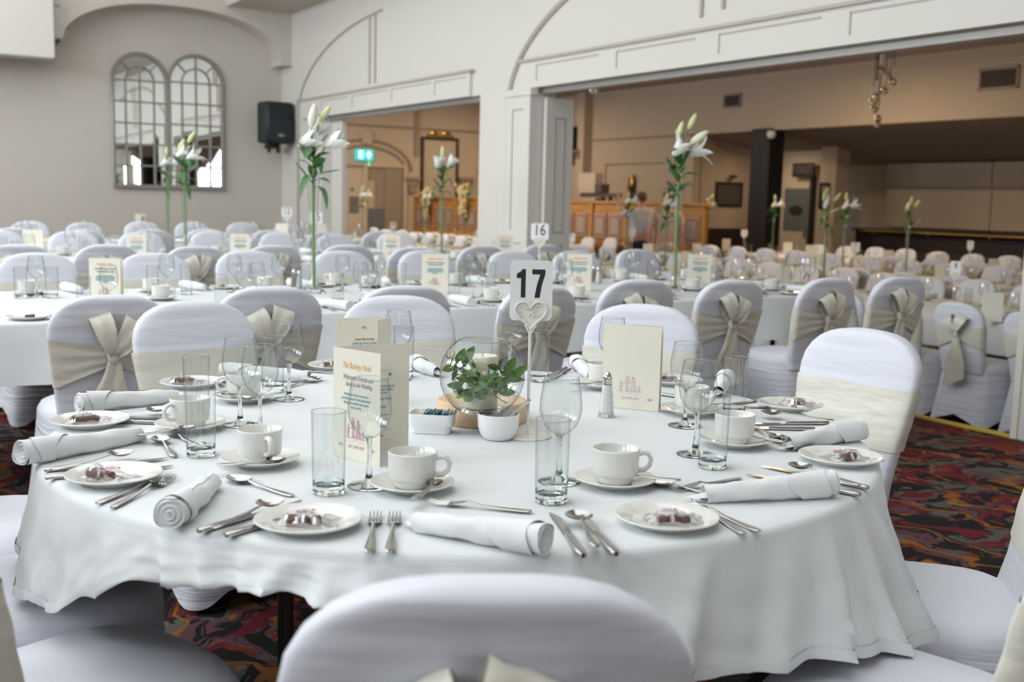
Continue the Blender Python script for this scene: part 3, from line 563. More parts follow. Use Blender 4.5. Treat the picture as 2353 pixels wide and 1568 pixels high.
# --- chair: spandex covered back, seat and skirt, satin sash and bow; faces +y
def back_hw(z):
    if z >= .765:
        t = min(1, (z-.765)/.15); return .219*max(0, 1-t**2.5)**(1/2.5)
    if z >= .60: return .198+.021*((z-.60)/.165)**.8
    return .178+.020*max(0, (z-.40)/.20)
def back_y(z): return -.180-.108*(max(0, z-.42)/.495)**1.05
def make_chair(seed, hi):
    R = rnd(seed); q = 28 if hi else 16
    zs = [.40, .46, .52, .58, .64, .70, .75, .79, .825, .855, .880, .898, .907, .9125, .915] if hi else [.40, .50, .60, .70, .78, .84, .88, .903, .915]
    def crease(z, x): return .0035*sin(z*75+seed+x*9)*(1 if z < .56 else .25) if hi else 0
    def bfn(u, v):
        k = round(v*(len(zs)-1)); z = zs[k]; a = 2*pi*u; hw = back_hw(min(z, .9148)); th = .030*(1 if z < .900 else max(.12, ((.9155-z)/.0155)**.5))
        if z >= .9149: hw = .03; th = .004
        x = hw*sgnp(cos(a), .55); y = th*sgnp(sin(a), .45)
        return (x, back_y(z)+y+crease(z, x)-(.012*(1-(x/.22)**2) if sin(a) < 0 else -.0*x), z)
    back = MB().grid(bfn, q, len(zs)-1, cu=True); back.f.append([(i*(len(zs))+len(zs)-1) for i in range(q)]); back.m.append(0)
    seat = MB()
    prof = [(0, .482), (.45, .482), (.80, .476), (.93, .462), (1.0, .435), (1.01, .40)]
    def sfn(u, v):
        s, z = prof[round(v*(len(prof)-1))]; a = 2*pi*u
        return (.222*s*sgnp(cos(a), .6), .015+.225*s*sgnp(sin(a), .6), z-(.012 if False else 0))
    seat.grid(sfn, q+4, len(prof)-1, cu=True)
    def kfn(u, v):
        a = 2*pi*u; e = .6-.3*v; w = .222+.035*v; d = .225+.03*v
        x, y = w*sgnp(cos(a), e), .01+d*sgnp(sin(a), e)
        corner = abs(sin(2*a)); z = .425-(.425-.015-.06*(1-corner)**2*1.2)*v
        wr = .005*sin(z*60+3*a+seed) if hi else 0
        return (x*(1+wr), y*(1+wr), z)
    skirt = MB().grid(kfn, (q+4)*2 if hi else q, 8 if hi else 3, cu=True)
    # sash: flat wide band on the front, gathered to a knot at the back
    zk = .685; nz = 10 if hi else 4; na = 40 if hi else 20
    kx = R.uniform(-.02, .03)
    def safn(u, v):
        a = 2*pi*u; c = cos(a); s = sin(a)
        bk = max(0, -s)**.5 if s < 0 else 0
        hwm = back_hw(.66); x0 = (hwm+.005)*sgnp(c, .55)
        g = 0 if s >= 0 else max(0, 1-abs(x0-kx)/.2)**.9
        zt, zb = .752+(zk+.035-.752)*g, .568+(zk-.035-.568)*g
        z = zb+(zt-zb)*v; hw = back_hw(z)+.004; x = hw*sgnp(c, .55)
        y = back_y(z)+(.034*sgnp(s, .45))
        if s < 0: y -= .006+.012*(1-(x/.22)**2)+.006*g+(.004*sin(v*19+x*8+seed)*(.4+g) if hi else 0)
        elif hi: y += .0012*sin(v*13+x*5+seed)
        return (x, y, z)
    sash = MB().grid(safn, na, nz, cu=True)
    yk = back_y(zk)-.068; bow = MB()
    knot = MB().ball((kx, yk-.004, zk), (.024, .022, .032), 10, 6)
    def loop(ang, L, wd, tw):
        ca, sa = cos(ang), sin(ang); m = 14 if hi else 7
        def fn(u, v):
            t = 2*pi*u; l = L*(.5-.5*cos(t)); bulge = .036*sin(t)*(1 if sin(t) > 0 else .55)
            w = wd*(.22+.78*sin(min(1, l/L*1.05+.02)*pi*.5)**.8)
            o = (v-.5)*2*w; pl = .005*sin(v*11+tw+l*30)
            px = l*ca - o*sa*.9; pz = l*sa + o*ca*.9
            return (kx+px, yk-.012-bulge+pl-.010*l/L, zk+pz)
        bow.grid(fn, m, 6 if hi else 3)
    a1, a2 = R.uniform(1.75, 2.1), R.uniform(.95, 1.3)
    loop(a1, R.uniform(.14, .17), R.uniform(.044, .054), 1); loop(a2, R.uniform(.14, .175), R.uniform(.044, .054), 4)
    def tail(dx, L, w0, w1, off):
        def fn(u, v):
            l = L*v; w = w0+(w1-w0)*min(1, v*2.2); s = (u-.5)*2
            z = zk-.02-l+.02*s*(v > .95)
            return (kx+dx*v+w*s+.006*sin(9*v+off), yk-.010-.012*min(1, v*3)+(.055*v if z > .42 else .055*v)-.035*max(0, v-.5)+.006*sin(s*5+off+v*4), z)
        bow.grid(fn, 6 if hi else 3, 10 if hi else 5)
    tail(-.045, R.uniform(.28, .38), .022, .055, 0); tail(.03, R.uniform(.28, .40), .022, .055, 2)
    legs = MB()
    for sx in (-1, 1):
        for sy in (-1, 1): legs.tube([(sx*.2, .01+sy*.2, 0), (sx*.18, .01+sy*.18, .3)], .012, 6)
    return [('back_cover', back.mesh('back_cover', 'spandex', 1.2), []), ('seat_cover', seat.mesh('seat_cover', 'spandex', .9), []), ('skirt', skirt.mesh('skirt', 'ruffle', .9), []),
            ('sash', sash.mesh('sash', 'satin', 1.2), [('bow', bow.mesh('bow', 'satin', 1.3), []) [:2], ('knot', knot.mesh('knot', 'satin', 1.2))]), ('leg_frame', legs.mesh('leg_frame', 'legw'), [])]
CH = [make_chair(s, True) for s in (1, 5, 9, 14)]; CL = [make_chair(s, False) for s in (2, 6, 11)]
# --- glasses
bowlp = [(.0045, .092), (.012, .0955), (.022, .102), (.031, .112), (.0375, .126), (.0408, .142), (.0402, .160), (.0375, .180), (.0335, .205)]
footp = [(0, .0006), (.039, .0006), (.0405, .0016), (.039, .0028), (.022, .0052), (.010, .011), (.0058, .022), (.0042, .045), (.0040, .07), (.0052, .085), (.0085, .0945), (.0, .0955)]
def glass_proto(seg):
    rim = MB().tube([(.0335*cos(2*pi*k/seg), .0335*sin(2*pi*k/seg), .205) for k in range(seg)], .0008, 5, closed=True)
    return [('bowl', MB().lathe(bowlp, seg).mesh('bowl', 'thin', 1.5), [('rim', rim.mesh('rim', 'thinrim', 1.5))]), ('stem', MB().lathe(footp, seg).mesh('stem', 'solid', .8), [])]
WG = glass_proto(32); WGL = glass_proto(14)
def tumbler_proto(seg):
    body = MB().lathe([(.0292, .020), (.0296, .05), (.0306, .11), (.0312, .152)], seg)
    base = MB().lathe([(0, .0005), (.0275, .0005), (.029, .0025), (.0292, .022), (.027, .0165), (.022, .0145), (0, .0140)], seg)
    rim = MB().tube([(.0312*cos(2*pi*k/seg), .0312*sin(2*pi*k/seg), .152) for k in range(seg)], .0009, 5, closed=True)
    return [('body', body.mesh('body', 'thin', 1.5), [('rim', rim.mesh('rim', 'thinrim', 1.5))]), ('base', base.mesh('base', 'solid', .6), [])]
TB = tumbler_proto(32); TBL = tumbler_proto(14)
# --- china
def cup_proto(seg):
    cup = MB().lathe([(0, .004), (.026, .0035), (.027, 0), (.0300, 0), (.0325, .003), (.0345, .0110), (.0362, .0138), (.0415, .0165), (.0436, .022), (.0444, .035), (.0455, .066), (.0440, .0672), (.0425, .066), (.0415, .035), (.039, .022), (.03, .0135), (0, .012)], seg)
    h = MB().tube([(.0425, 0, .054), (.053, 0, .0575), (.064, 0, .0545), (.0695, 0, .044), (.066, 0, .031), (.056, 0, .0235), (.0435, 0, .023)], [.0055, .005, .0045, .0045, .0045, .005, .0055], 8)
    h.v = [(x, y*1.5, z) for x, y, z in h.v]
    return [('bowl', cup.mesh('bowl', 'china', .9), []), ('handle', h.mesh('handle', 'china', 1.2), [])]
CUP = cup_proto(36); CUPL = cup_proto(14)
SAU = MB().lathe([(0, .004), (.027, .004), (.028, 0), (.043, 0), (.046, .004), (.066, .011), (.0785, .0165), (.0790, .0182), (.0775, .0190), (.064, .0140), (.045, .0082), (.032, .0078), (.030, .0066), (0, .0066)], 44).mesh('saucer', 'china', .7)
PLA = MB().lathe([(0, .003), (.052, .003), (.054, 0), (.058, 0), (.062, .004), (.080, .0115), (.0872, .0145), (.0878, .0162), (.0865, .0172), (.066, .0125), (.060, .0088), (.055, .0070), (0, .0066)], 52).mesh('side_plate', 'china', .7)
SAUL = MB().lathe([(0, .0), (.043, 0), (.0785, .0165), (.0775, .0190), (.045, .0082), (0, .0066)], 16).mesh('saucer', 'china', .7)
PLAL = MB().lathe([(0, .0), (.058, 0), (.087, .0145), (.0865, .0172), (.060, .0088), (0, .0066)], 18).mesh('side_plate', 'china', .7)
# --- rolled napkins, along +x from the open coiled end
def napkin_mesh(seed, L=.262, lo=False):
    R = rnd(seed); mb = MB(); n = 80 if not lo else 18; m = 14 if not lo else 4; turns = 3.2
    r0 = .027
    ph = R.uniform(0, 6)
    def fn(u, v):
        a = 2*pi*turns*u+ph; tp = 1-.34*v-.25*max(0, v-.75)
        r = (.004+(r0-.004)*u)*tp; lag = .020*(1-u)*(1 if v < .5 else -.5)*abs(1-2*v)**3
        x = L*v+lag*.6+.004*sin(a+3*v)
        y = r*cos(a)+.004*sin(4*v+seed)+.0012*sin(a*2+v*14+seed); z = r0*tp*.97+r*sin(a)*.94+.0010*sin(a*3-v*11)
        return (x, y, max(z, .0012))
    if not lo:
        def shell(u, v):
            a = 2*pi*u*1.06+ph; tp = 1-.34*v-.25*max(0, v-.75); r = r0*(.93+.07*u)*tp
            y = r*cos(a)+.004*sin(4*v+seed)+.0012*sin(a*2+v*14+seed); z = r0*tp*.97+r*sin(a)*.94+.0014*sin(a*3-v*11)+.0012*sin(a+v*25)
            return (L*v+.003*sin(a*2), y, max(z, .0012))
        mb.grid(shell, 44, 14)
        def coil(u, v):
            a = 2*pi*u+ph; r = r0*.985*v; t = (turns*v-u) % 1
            lift = .0075*(1-v)**1.2*(1 if seed % 2 else -1); ridge = .0052*(min(t, .72)/.72 if t < .72 else (1-t)/.28)
            return (.0035-ridge-lift, r*cos(a)+.004*sin(seed), r0*.97+r*sin(a)*.94)
        mb.grid(coil, 48, 40, cu=True)
        # the tucked band near the coiled end, a diagonal fold of the same cloth
        def band(u, v):
            a = 2*pi*u*1.02+ph; x = .020+.055*v+.026*sin(a+1)*(v)+.006*sin(2*a)
            tp = 1-.34*x/L; r = (r0+.0026+.002*sin(3*a+seed)*v)*tp
            return (x, r*cos(a)+.004*sin(4*x/L+seed), max(.001, r0*tp*.97+r*sin(a)*.94))
        mb.grid(band, 40, 6)
        # loose corner at the other end
        def tip(u, v):
            w = .017*(1-v)**.7; return (L-.02+.055*v, (u-.5)*2.4*w+.012*v*sin(seed), .006+.016*(1-v)*(1-abs(u-.5)*1.2)+.0012)
        mb.grid(tip, 6, 6)
    else: mb.lathe([(.0, 0), (.025, 0), (.024, .14), (.017, .25), (0, .262)], 9); mb.v = [(z, x, y+.024) for x, y, z in mb.v]
    return mb.mesh('rolled_napkin', 'napkin', 1.0)
NK = [napkin_mesh(s) for s in (1, 2, 3, 4, 5)]; NKL = [napkin_mesh(s, lo=True) for s in (7, 8)]
# --- cutlery along +y from the handle end
def strip(mb, sects, th=.0016, mi=0):      # sects: (y, halfwidth, z centre)
    def fn(u, v):
        y, w, z = sects[round(v*(len(sects)-1))]; a = 2*pi*u
        return (w*sgnp(cos(a), .8), y, z+th*sgnp(sin(a), .9))
    mb.grid(fn, 10, len(sects)-1, cu=True, mi=mi); 
    for e in (0, len(sects)-1):
        mb.f.append([len(mb.v)-10*len(sects)+k*len(sects)+e for k in range(10)]); mb.m.append(mi)
    return mb
def hd(L, z1=.010): return [(0, .003, .0030), (.003, .0068, .0030), (.02, .0085, .0030), (.05, .0070, .0034), (.09, .0040, .0050), (L, .0026, z1)]
def knife_p(L=.235):
    h = strip(MB(), [(0, .004, .0045), (.003, .0078, .0045), (.03, .0088, .0046), (.09, .0070, .0046), (.104, .0052, .0046), (.112, .0058, .0044)], .0042)
    def fn(u, v):
        y = .110+(L-.110)*v; w0 = -.0062; w1 = .0068+.0022*sin(pi*v) - .011*max(0, v-.8)/.2*(v > .8)
        return (w0+(w1-w0)*u, y, .0042)
    b = MB().grid(fn, 3, 12); o = MB().grid(lambda u, v: (lambda p: (p[0], p[1], .0028))(fn(u, v)), 3, 12); b.join(o)
    return [('handle', h.mesh('handle', 'steel', .9), []), ('blade', b.mesh('blade', 'steel', .5), [])]
def fork_p(L=.205):
    h = strip(MB(), hd(L*.62, .011)); b = MB(); y0 = L*.62
    def fn(u, v):
        y = y0-.004+.040*v; w = .0028+.0098*min(1, v*1.3)**.8; return ((u-.5)*2*w, y, .011-.0075*v+.0005*(u-.5)**2)
    b.grid(fn, 4, 7)
    for k in range(4):
        x = -.0093+k*.0062; b.tube([(x, y0+.034, .0038), (x, y0+.055, .0030), (x*.96, L-.008, .0055), (x*.94, L, .0080)], [.0017, .0016, .0012, .0005], 6)
    return [('handle', h.mesh('handle', 'steel', .9), []), ('head', b.mesh('head', 'steel', 1), [])]
def spoon_p(L, bw, bl):
    y0 = L-bl; h = strip(MB(), [(y*y0/(.62*.205), w, z) for y, w, z in hd(.205*.62, .0085)]); b = MB()
    def fn(u, v, o=0):
        a = 2*pi*u; r = v; x = bw*r*cos(a)*(1-.10*sin(a)); y = y0-.002+bl/2+bl/2*r*sin(a)
        return (x, y, .0018+.0078*r*r+o)
    b.grid(fn, 26, 7, cu=True); b.join(MB().grid(lambda u, v: fn(u, v, -.0012), 26, 7, cu=True)); 
    return [('handle', h.mesh('handle', 'steel', .9), []), ('bowl', b.mesh('bowl', 'steel', .9), [])]
KN, KNS, FK, FKS = knife_p(), knife_p(.215), fork_p(.208), fork_p(.188); SO = spoon_p(.182, .0235, .052); DS = spoon_p(.185, .0200, .060); TS = spoon_p(.138, .0145, .042)
def joined(proto, name):
    bm = bmesh.new()
    for _, me, subs in proto: bm.from_mesh(me)
    me = bpy.data.meshes.new(name); bm.to_mesh(me); bm.free(); me.materials.append(MT['steel']); return me
KNJ, FKJ, SPJ, TSJ = joined(KN, 'table_knife'), joined(FK, 'table_fork'), joined(DS, 'dessert_spoon'), joined(TS, 'teaspoon')
# --- wrapped chocolates
def choc_mesh(k):
    mb = MB()
    if k == 0:
        for i in range(3): mb.bevbox(-.028+i*.019, -.0105+i*.019, -.010, .010, .0, .014, .0035)
        mb.box(-.028, .027, -.010, .010, 0, .006)
    elif k == 1: mb.bevbox(-.032, .030, -.010, .010, 0, .015, .004).bevbox(-.030, -.012, .006, .020, 0, .014, .003)
    else: mb.bevbox(-.016, .006, -.013, .010, 0, .013, .004).bevbox(.004, .022, -.008, .013, .002, .015, .004)
    return mb.mesh('chocolate', 'choc', .6)
CHO = [choc_mesh(k) for k in range(3)]
def bag_mesh(seed):
    R = rnd(seed); o = R.uniform(0, 9)
    def top(u, v):
        x, y = -.045+.10*u, -.020+.062*v; e = min(u, 1-u, v, 1-v)
        bump = .017*max(0, 1-((x/.036)**2+((y)/.016)**2)**1.2)
        return (x+.004*sin(7*v+o), y+.006*sin(5*u+o), .002+bump+(.010*noise.noise(Vector((x*60+o, y*60, seed)))+.006)*min(1, e*6))
    return MB().grid(top, 16, 12).mesh('cellophane_bag', 'cello', .25)
BAG = [bag_mesh(s) for s in (1, 2, 3)]
lab = MB().prism([(.021*cos(2*pi*k/20), .014*sin(2*pi*k/20)) for k in range(20)], lambda x, y, d: (x-.004, y+.027, .0125+d+y*.15), 0, .0006)
LABM = lab.mesh('paper_label', 'rosy', 0)
lt = MB()
for k, (w, y) in enumerate(((.007, .006), (.012, .001), (.010, -.004))): lt.box(-w-.004, w-.004, y+.0262, y+.0278, .0133+y*.15, .0137+y*.15)
lt.ball((.010, .034, .0148), (.003, .003, .0006), 6, 4)
LABT = lt.mesh('label_print', 'rosetext', 0)
def favour(k): return [('chocolate', CHO[k % 3], []), ('cellophane_bag', BAG[k % 3], []), ('paper_label', LABM, [('label_print', LABT)])]
# --- menu card: two leaves hinged on a vertical fold
def leaf_mesh(w, h): return MB().box(0, w, -.0004, .0004, 0, h)
FAMILY = None
def silhouettes():
    """bride, groom and two children holding hands, in card units (0..1 wide, 0 base)"""
    P = []
    circ = lambda x, y, r, ry=None: [(x+r*cos(k*pi/6), y+(ry or r)*sin(k*pi/6)) for k in range(12)]
    P.append(circ(.37, .80, .040, .052)); P.append([(.30, .70), (.35, .745), (.40, .745), (.445, .70), (.455, .40), (.44, .40), (.425, .60), (.42, .40), (.41, .02), (.44, 0), (.375, 0), (.375, .36), (.36, .0), (.30, .0), (.33, .03), (.325, .40), (.32, .60), (.305, .40), (.285, .40)])
    P.append(circ(.62, .72, .036, .05)); P.append([(.585, .74), (.60, .79), (.65, .78), (.665, .70), (.68, .58), (.655, .55), (.70, .34), (.80, .0), (.42, .0), (.50, .16), (.575, .44), (.59, .56), (.575, .62)])
    P.append([(.575, .62), (.50, .40), (.515, .39), (.59, .56)]); P.append([(.665, .62), (.735, .42), (.745, .43), (.685, .66)])
    P.append(circ(.115, .52, .032, .045)); P.append([(.085, .46), (.145, .46), (.155, .34), (.19, .19), (.045, .19), (.08, .34)]); P.append([(.08, .19), (.10, .19), (.09, .0), (.065, .0)]); P.append([(.125, .19), (.145, .19), (.155, .0), (.13, .0)]); P.append([(.14, .45), (.23, .35), (.30, .40), (.29, .42), (.23, .38), (.15, .47)])
    P.append(circ(.885, .31, .028, .038)); P.append([(.86, .27), (.90, .27), (.905, .19), (.94, .09), (.83, .09), (.86, .19)]); P.append([(.85, .09), (.87, .09), (.865, 0), (.845, 0)]); P.append([(.90, .09), (.915, .09), (.92, 0), (.90, 0)]); P.append([(.86, .27), (.79, .22), (.80, .20), (.865, .24)])
    return P
def print_poly(mb, polys, x0, z0, sx, sz, y):
    for p in polys: mb.add([(x0+a*sx, y, z0+b*sz) for a, b in p], [list(range(len(p)))])
def bars(mb, rows, y):
    for x0, x1, z, h in rows: mb.add([(x0, y, z), (x1, y, z), (x1, y, z+h), (x0, y, z+h)], [(0, 1, 2, 3)])
def stick_text(parent, s, size, m, x, z, y, name, bold=0, sx=1, shear=0, rot=0, spacing=1):
    o = lk(name, text_mesh(s, size, m, bold, sx, shear, spacing=spacing), parent, (x, y, z)); o.rotation_euler = (pi/2, rot, 0); return o
def flourish(mb, cx, z, w, y):
    for s in (-1, 1):
        pts = [(cx+s*w*t, z+.0032*sin(t*11)*(1-t*.5)) for t in [k/16 for k in range(17)]]
        for (a, b), (c, d) in zip(pts, pts[1:]): mb.add([(a, y, b), (c, y, d), (c, y, d+.0006), (a, y, b+.0006)], [(0, 1, 2, 3)])
def sprig(mb, cx, z, y, seed):
    R = rnd(seed)
    for k in range(12):
        a = R.uniform(0, 6.28); l = R.uniform(.004, .011); x1, z1 = cx+l*cos(a)*1.3, z+l*sin(a)*.6; nx, nz = -sin(a)*.0012, cos(a)*.0012
        mb.add([(cx, y, z), ((cx+x1)/2+nx, y, (z+z1)/2+nz), (x1, y, z1), ((cx+x1)/2-nx, y, (z+z1)/2-nz)], [(0, 1, 2, 3)])
def cover_art(leaf, w, y, tone='pink', words=True, fam=True):
    """front of the card, read from -y"""
    if fam:
        mb = MB(); print_poly(mb, silhouettes(), w*.28, .0475, w*.42, .050, y); bars(mb, [(w*.28, w*.70, .0465, .0012)], y); flourish(mb, w*.49, .040, w*.19, y); lk('family_silhouette', mb.mesh('family_silhouette', tone, 0, False), leaf)
        mb = MB(); sprig(mb, w*.16, .030, y, 3); sprig(mb, w*.84, .030, y, 5); lk('flower_sprigs', mb.mesh('flower_sprigs', 'palepink', 0, False), leaf)
        stick_text(leaf, 'JULY 26TH 2024', .0085, tone, w*.5, .029, y, 'date', .0002, .8)
    if words:
        stick_text(leaf, 'The Rodney Hotel', .0185, 'orange', w*.5, .196, y, 'title', 0, .62, .35)
        stick_text(leaf, 'Welcomes friends and', .015, 'greyink', w*.53, .172, y, 'greeting', 0, .66, .35); stick_text(leaf, 'family to the Wedding', .014, 'greyink', w*.55, .158, y, 'greeting', 0, .62, .35)
        for k, s in enumerate(('Please note that our menus are', 'proudly prepared in the hotel kitchen', 'Please let us know if you require', 'allergy advice')): stick_text(leaf, s, .0072, 'teal', w*.5, .137-k*.0088, y, 'notice_line', .00015, .80)
MW, MH = .150, .222
def menu_card(loc, rz, spread, label, group=None, w=MW, h=MH, front='cover', lean=0):
    """fold at the origin, front leaf along +x facing -y; the second leaf swings behind it by 'spread'"""
    e = empty('menu_card', loc, rz, label, 'menu card', group)
    a = obj('front_leaf', leaf_mesh(w, h), 'card', e); b = obj('back_leaf', leaf_mesh(w, h), 'card', e); b.rotation_euler = (0, 0, spread)
    if front == 'cover': cover_art(a, w, -.0012)
    elif front == 'picture': cover_art(a, w, -.0012, 'palepink', words=False)
    return e, a, b
def lo_menu_meshes():
    mb = MB(); mb.box(0, MW, -.0006, .0006, 0, MH); b = MB().box(0, MW, -.0006, .0006, 0, MH); b.v = [(x*cos(.5), y+x*sin(.5), z) for x, y, z in b.v]; mb.join(b)
    p = MB(); print_poly(p, silhouettes(), MW*.28, .0475, MW*.42, .050, -.0022)
    t = MB(); bars(t, [(MW*.24, MW*.78, .137, .004), (MW*.2, MW*.82, .128, .004), (MW*.22, MW*.8, .119, .004), (MW*.42, MW*.58, .110, .004)], -.0022)
    o = MB(); bars(o, [(MW*.25, MW*.55, .192, .006), (MW*.6, MW*.78, .192, .006)], -.0022); g = MB(); bars(g, [(MW*.18, MW*.85, .171, .004), (MW*.25, MW*.8, .158, .004)], -.0022)
    return [('leaves', mb.mesh('leaves', 'card', .3), []), ('family_silhouette', p.mesh('family_silhouette', 'pink', 0, False), []), ('notice', t.mesh('notice', 'teal', 0, False), []), ('title', o.mesh('title', 'orange', 0, False), []), ('greeting', g.mesh('greeting', 'greyink', 0, False), [])]
MCL = lo_menu_meshes()
mb_ = MB().box(0, MW, -.0006, .0006, 0, MH); b_ = MB().box(0, MW, -.0006, .0006, 0, MH); b_.v = [(x*cos(.6), y+x*sin(.6), z) for x, y, z in b_.v]; mb_.join(b_)
MCX = [('menu_card', mb_.mesh('menu_card', 'card', .3), [])]
# --- table number stands
def heart_poly(s, z0, k=28):
    P = []
    for i in range(k):
        t = 2*pi*i/k; P.append((s*16*sin(t)**3/16, z0+s*(13*cos(t)-5*cos(2*t)-2*cos(3*t)-cos(4*t))/16))
    return P
def number_stand(loc, rz, num, label, cw=.096, chh=.137, ctop=.405, hz=.285, plain=False, size=.078):
    e = empty('table_number', loc, rz, label, 'table number')
    obj('base_plate', MB().lathe([(0, 0), (.054, 0), (.055, .002), (.053, .004), (.01, .006), (0, .006)], 32), 'ivory', e); obj('rod', MB().tube([(0, 0, .004), (0, 0, .255)], .0036, 8), 'ivory', e)
    hp = heart_poly(.036, hz); 
    ring = MB().tube([(x, -.004, z) for x, z in hp], .0032, 6, closed=True); ring.tube([(0, -.003, .235), (0, -.003, hz-.034)], .004, 6)
    ring.tube([(-.012, -.004, hz-.026), (0, -.004, .236), (.012, -.004, hz-.026)], .003, 6)
    R = rnd(num)
    for k in range(16):                         # pierced scrollwork inside the heart
        cx, cz = R.uniform(-.024, .024), hz+R.uniform(-.018, .024); r = R.uniform(.004, .008); a0 = R.uniform(0, 6)
        pts = [(cx+r*(1-.07*j)*cos(a0+j*.55), -.004, cz+r*(1-.07*j)*sin(a0+j*.55)) for j in range(9)]
        if all(abs(p[0]) < .031 and (p[2]-hz) > -.034+abs(p[0])*.95 and (p[2]-hz) < .032 for p in pts): ring.tube(pts, .0016, 5)
    h = obj('heart_holder', ring, 'ivory', e, smooth=1)
    obj('heart_back', MB().prism([(x*.93, hz+(z-hz)*.93) for x, z in hp], lambda x, z, d: (x, d, z), -.0022, -.0008), 'ivory', e)
    r = .012; cz0 = ctop-chh; pl = []
    for (cx, cz, a0) in ((cw/2-r, cz0+r, -pi/2), (cw/2-r, ctop-r, 0), (-cw/2+r, ctop-r, pi/2), (-cw/2+r, cz0+r, pi)):
        pl += [(cx+r*cos(a0+k*pi/10), cz+r*sin(a0+k*pi/10)) for k in range(6)]
    c = obj('number_card', MB().prism(pl, lambda x, z, d: (x, d, z), 0, .0022), 'plastic', e, smooth=.3)
    if num == 17 and not plain:                 # bold condensed numerals
        one = [(-.030, .376), (-.0235, .380), (-.0215, .3845), (-.0135, .3845), (-.0135, .3205), (-.0235, .3205), (-.0235, .3645), (-.0335, .3645), (-.0335, .3735)]
        sev = [(.0015, .3845), (.0305, .3845), (.0305, .3735), (.0235, .350), (.0190, .3205), (.0075, .3205), (.0125, .349), (.0195, .3735), (.0015, .3735)]
        obj('numeral', MB().prism(one, lambda x, z, d: (x, d, z), -.0007, .0002), 'ink', e, smooth=0); obj('numeral', MB().prism(sev, lambda x, z, d: (x, d, z), -.0007, .0002), 'ink', e, smooth=0)
    else:
        t = lk('numeral', text_mesh(str(num), size, 'ink', .002 if size < .075 else 0, .8), e, (0, -.0006, ctop-size*.47)); t.rotation_euler = (pi/2, 0, 0)
    return e
# --- vases and lilies
vprof = [(.0, .004), (.060, .002), (.064, .006), (.060, .014), (.040, .030), (.026, .055), (.019, .10), (.0165, .16), (.0175, .26), (.022, .40), (.029, .54), (.038, .645)]
def vase_proto(seg):
    return [('glass', MB().lathe(vprof[4:], seg).mesh('glass', 'thin', 1.5), []), ('foot', MB().lathe([(0, 0), (.060, .0), (.065, .006), (.058, .016), (.038, .032), (.018, .028), (0, .026)], seg).mesh('foot', 'solid', .8), []),
            ('rim', MB().tube([(.038*cos(2*pi*k/seg), .038*sin(2*pi*k/seg), .645) for k in range(seg)], .001, 5, closed=True).mesh('rim', 'thinrim', 1.5), [])]
VA, VAL = vase_proto(28), vase_proto(14)
def petal_mb(L, w, curl, seg=7):
    def fn(u, v):
        t = v; ww = w*(sin(pi*min(1, t*.93+.07))**.75)*(1-.25*t); s = (u-.5)*2
        out = .010+L*.34*t+L*curl*max(0, t-.55)**1.5*2.2; z = L*(t-.25*curl*max(0, t-.6)**2*4)
        return (out-.012*(1-s*s)*sin(pi*t)*-1*.6, ww*s, z+.002*abs(s))
    return MB().grid(fn, 4, seg)
PET = [petal_mb(.135, .029, .5).mesh('petal', 'petal', 1.4), petal_mb(.135, .021, .75).mesh('petal', 'petal', 1.4), petal_mb(.125, .029, .12).mesh('petal', 'petal', 1.4)]
def bud_mb(L, r): return MB().lathe([(.004, 0), (r*.7, L*.12), (r, L*.38), (r*.92, L*.6), (r*.55, L*.88), (.001, L)], 10, mod=lambda a, rr, z: (rr*(1+.07*cos(3*a)), z))
BUDG, BUDW = bud_mb(.115, .019).mesh('bud', 'bud', 1.4), bud_mb(.135, .026).mesh('bud', 'budwhite', 1.4)
def leaf_mb(L, w, droop, m='lilyleaf'):
    def fn(u, v):
        ww = w*sin(pi*min(1, v*.97+.03))**.8; s = (u-.5)*2
        return (L*(v*.85-.1*droop*v*v), ww*s, L*(.50*v-droop*v*v)+.25*ww*abs(s))
    return MB().grid(fn, 4, 9).mesh('leaf', m, 1.4)
LLF = [leaf_mb(.17, .028, .25), leaf_mb(.20, .023, .95), leaf_mb(.16, .030, -.1), leaf_mb(.14, .023, .5)]
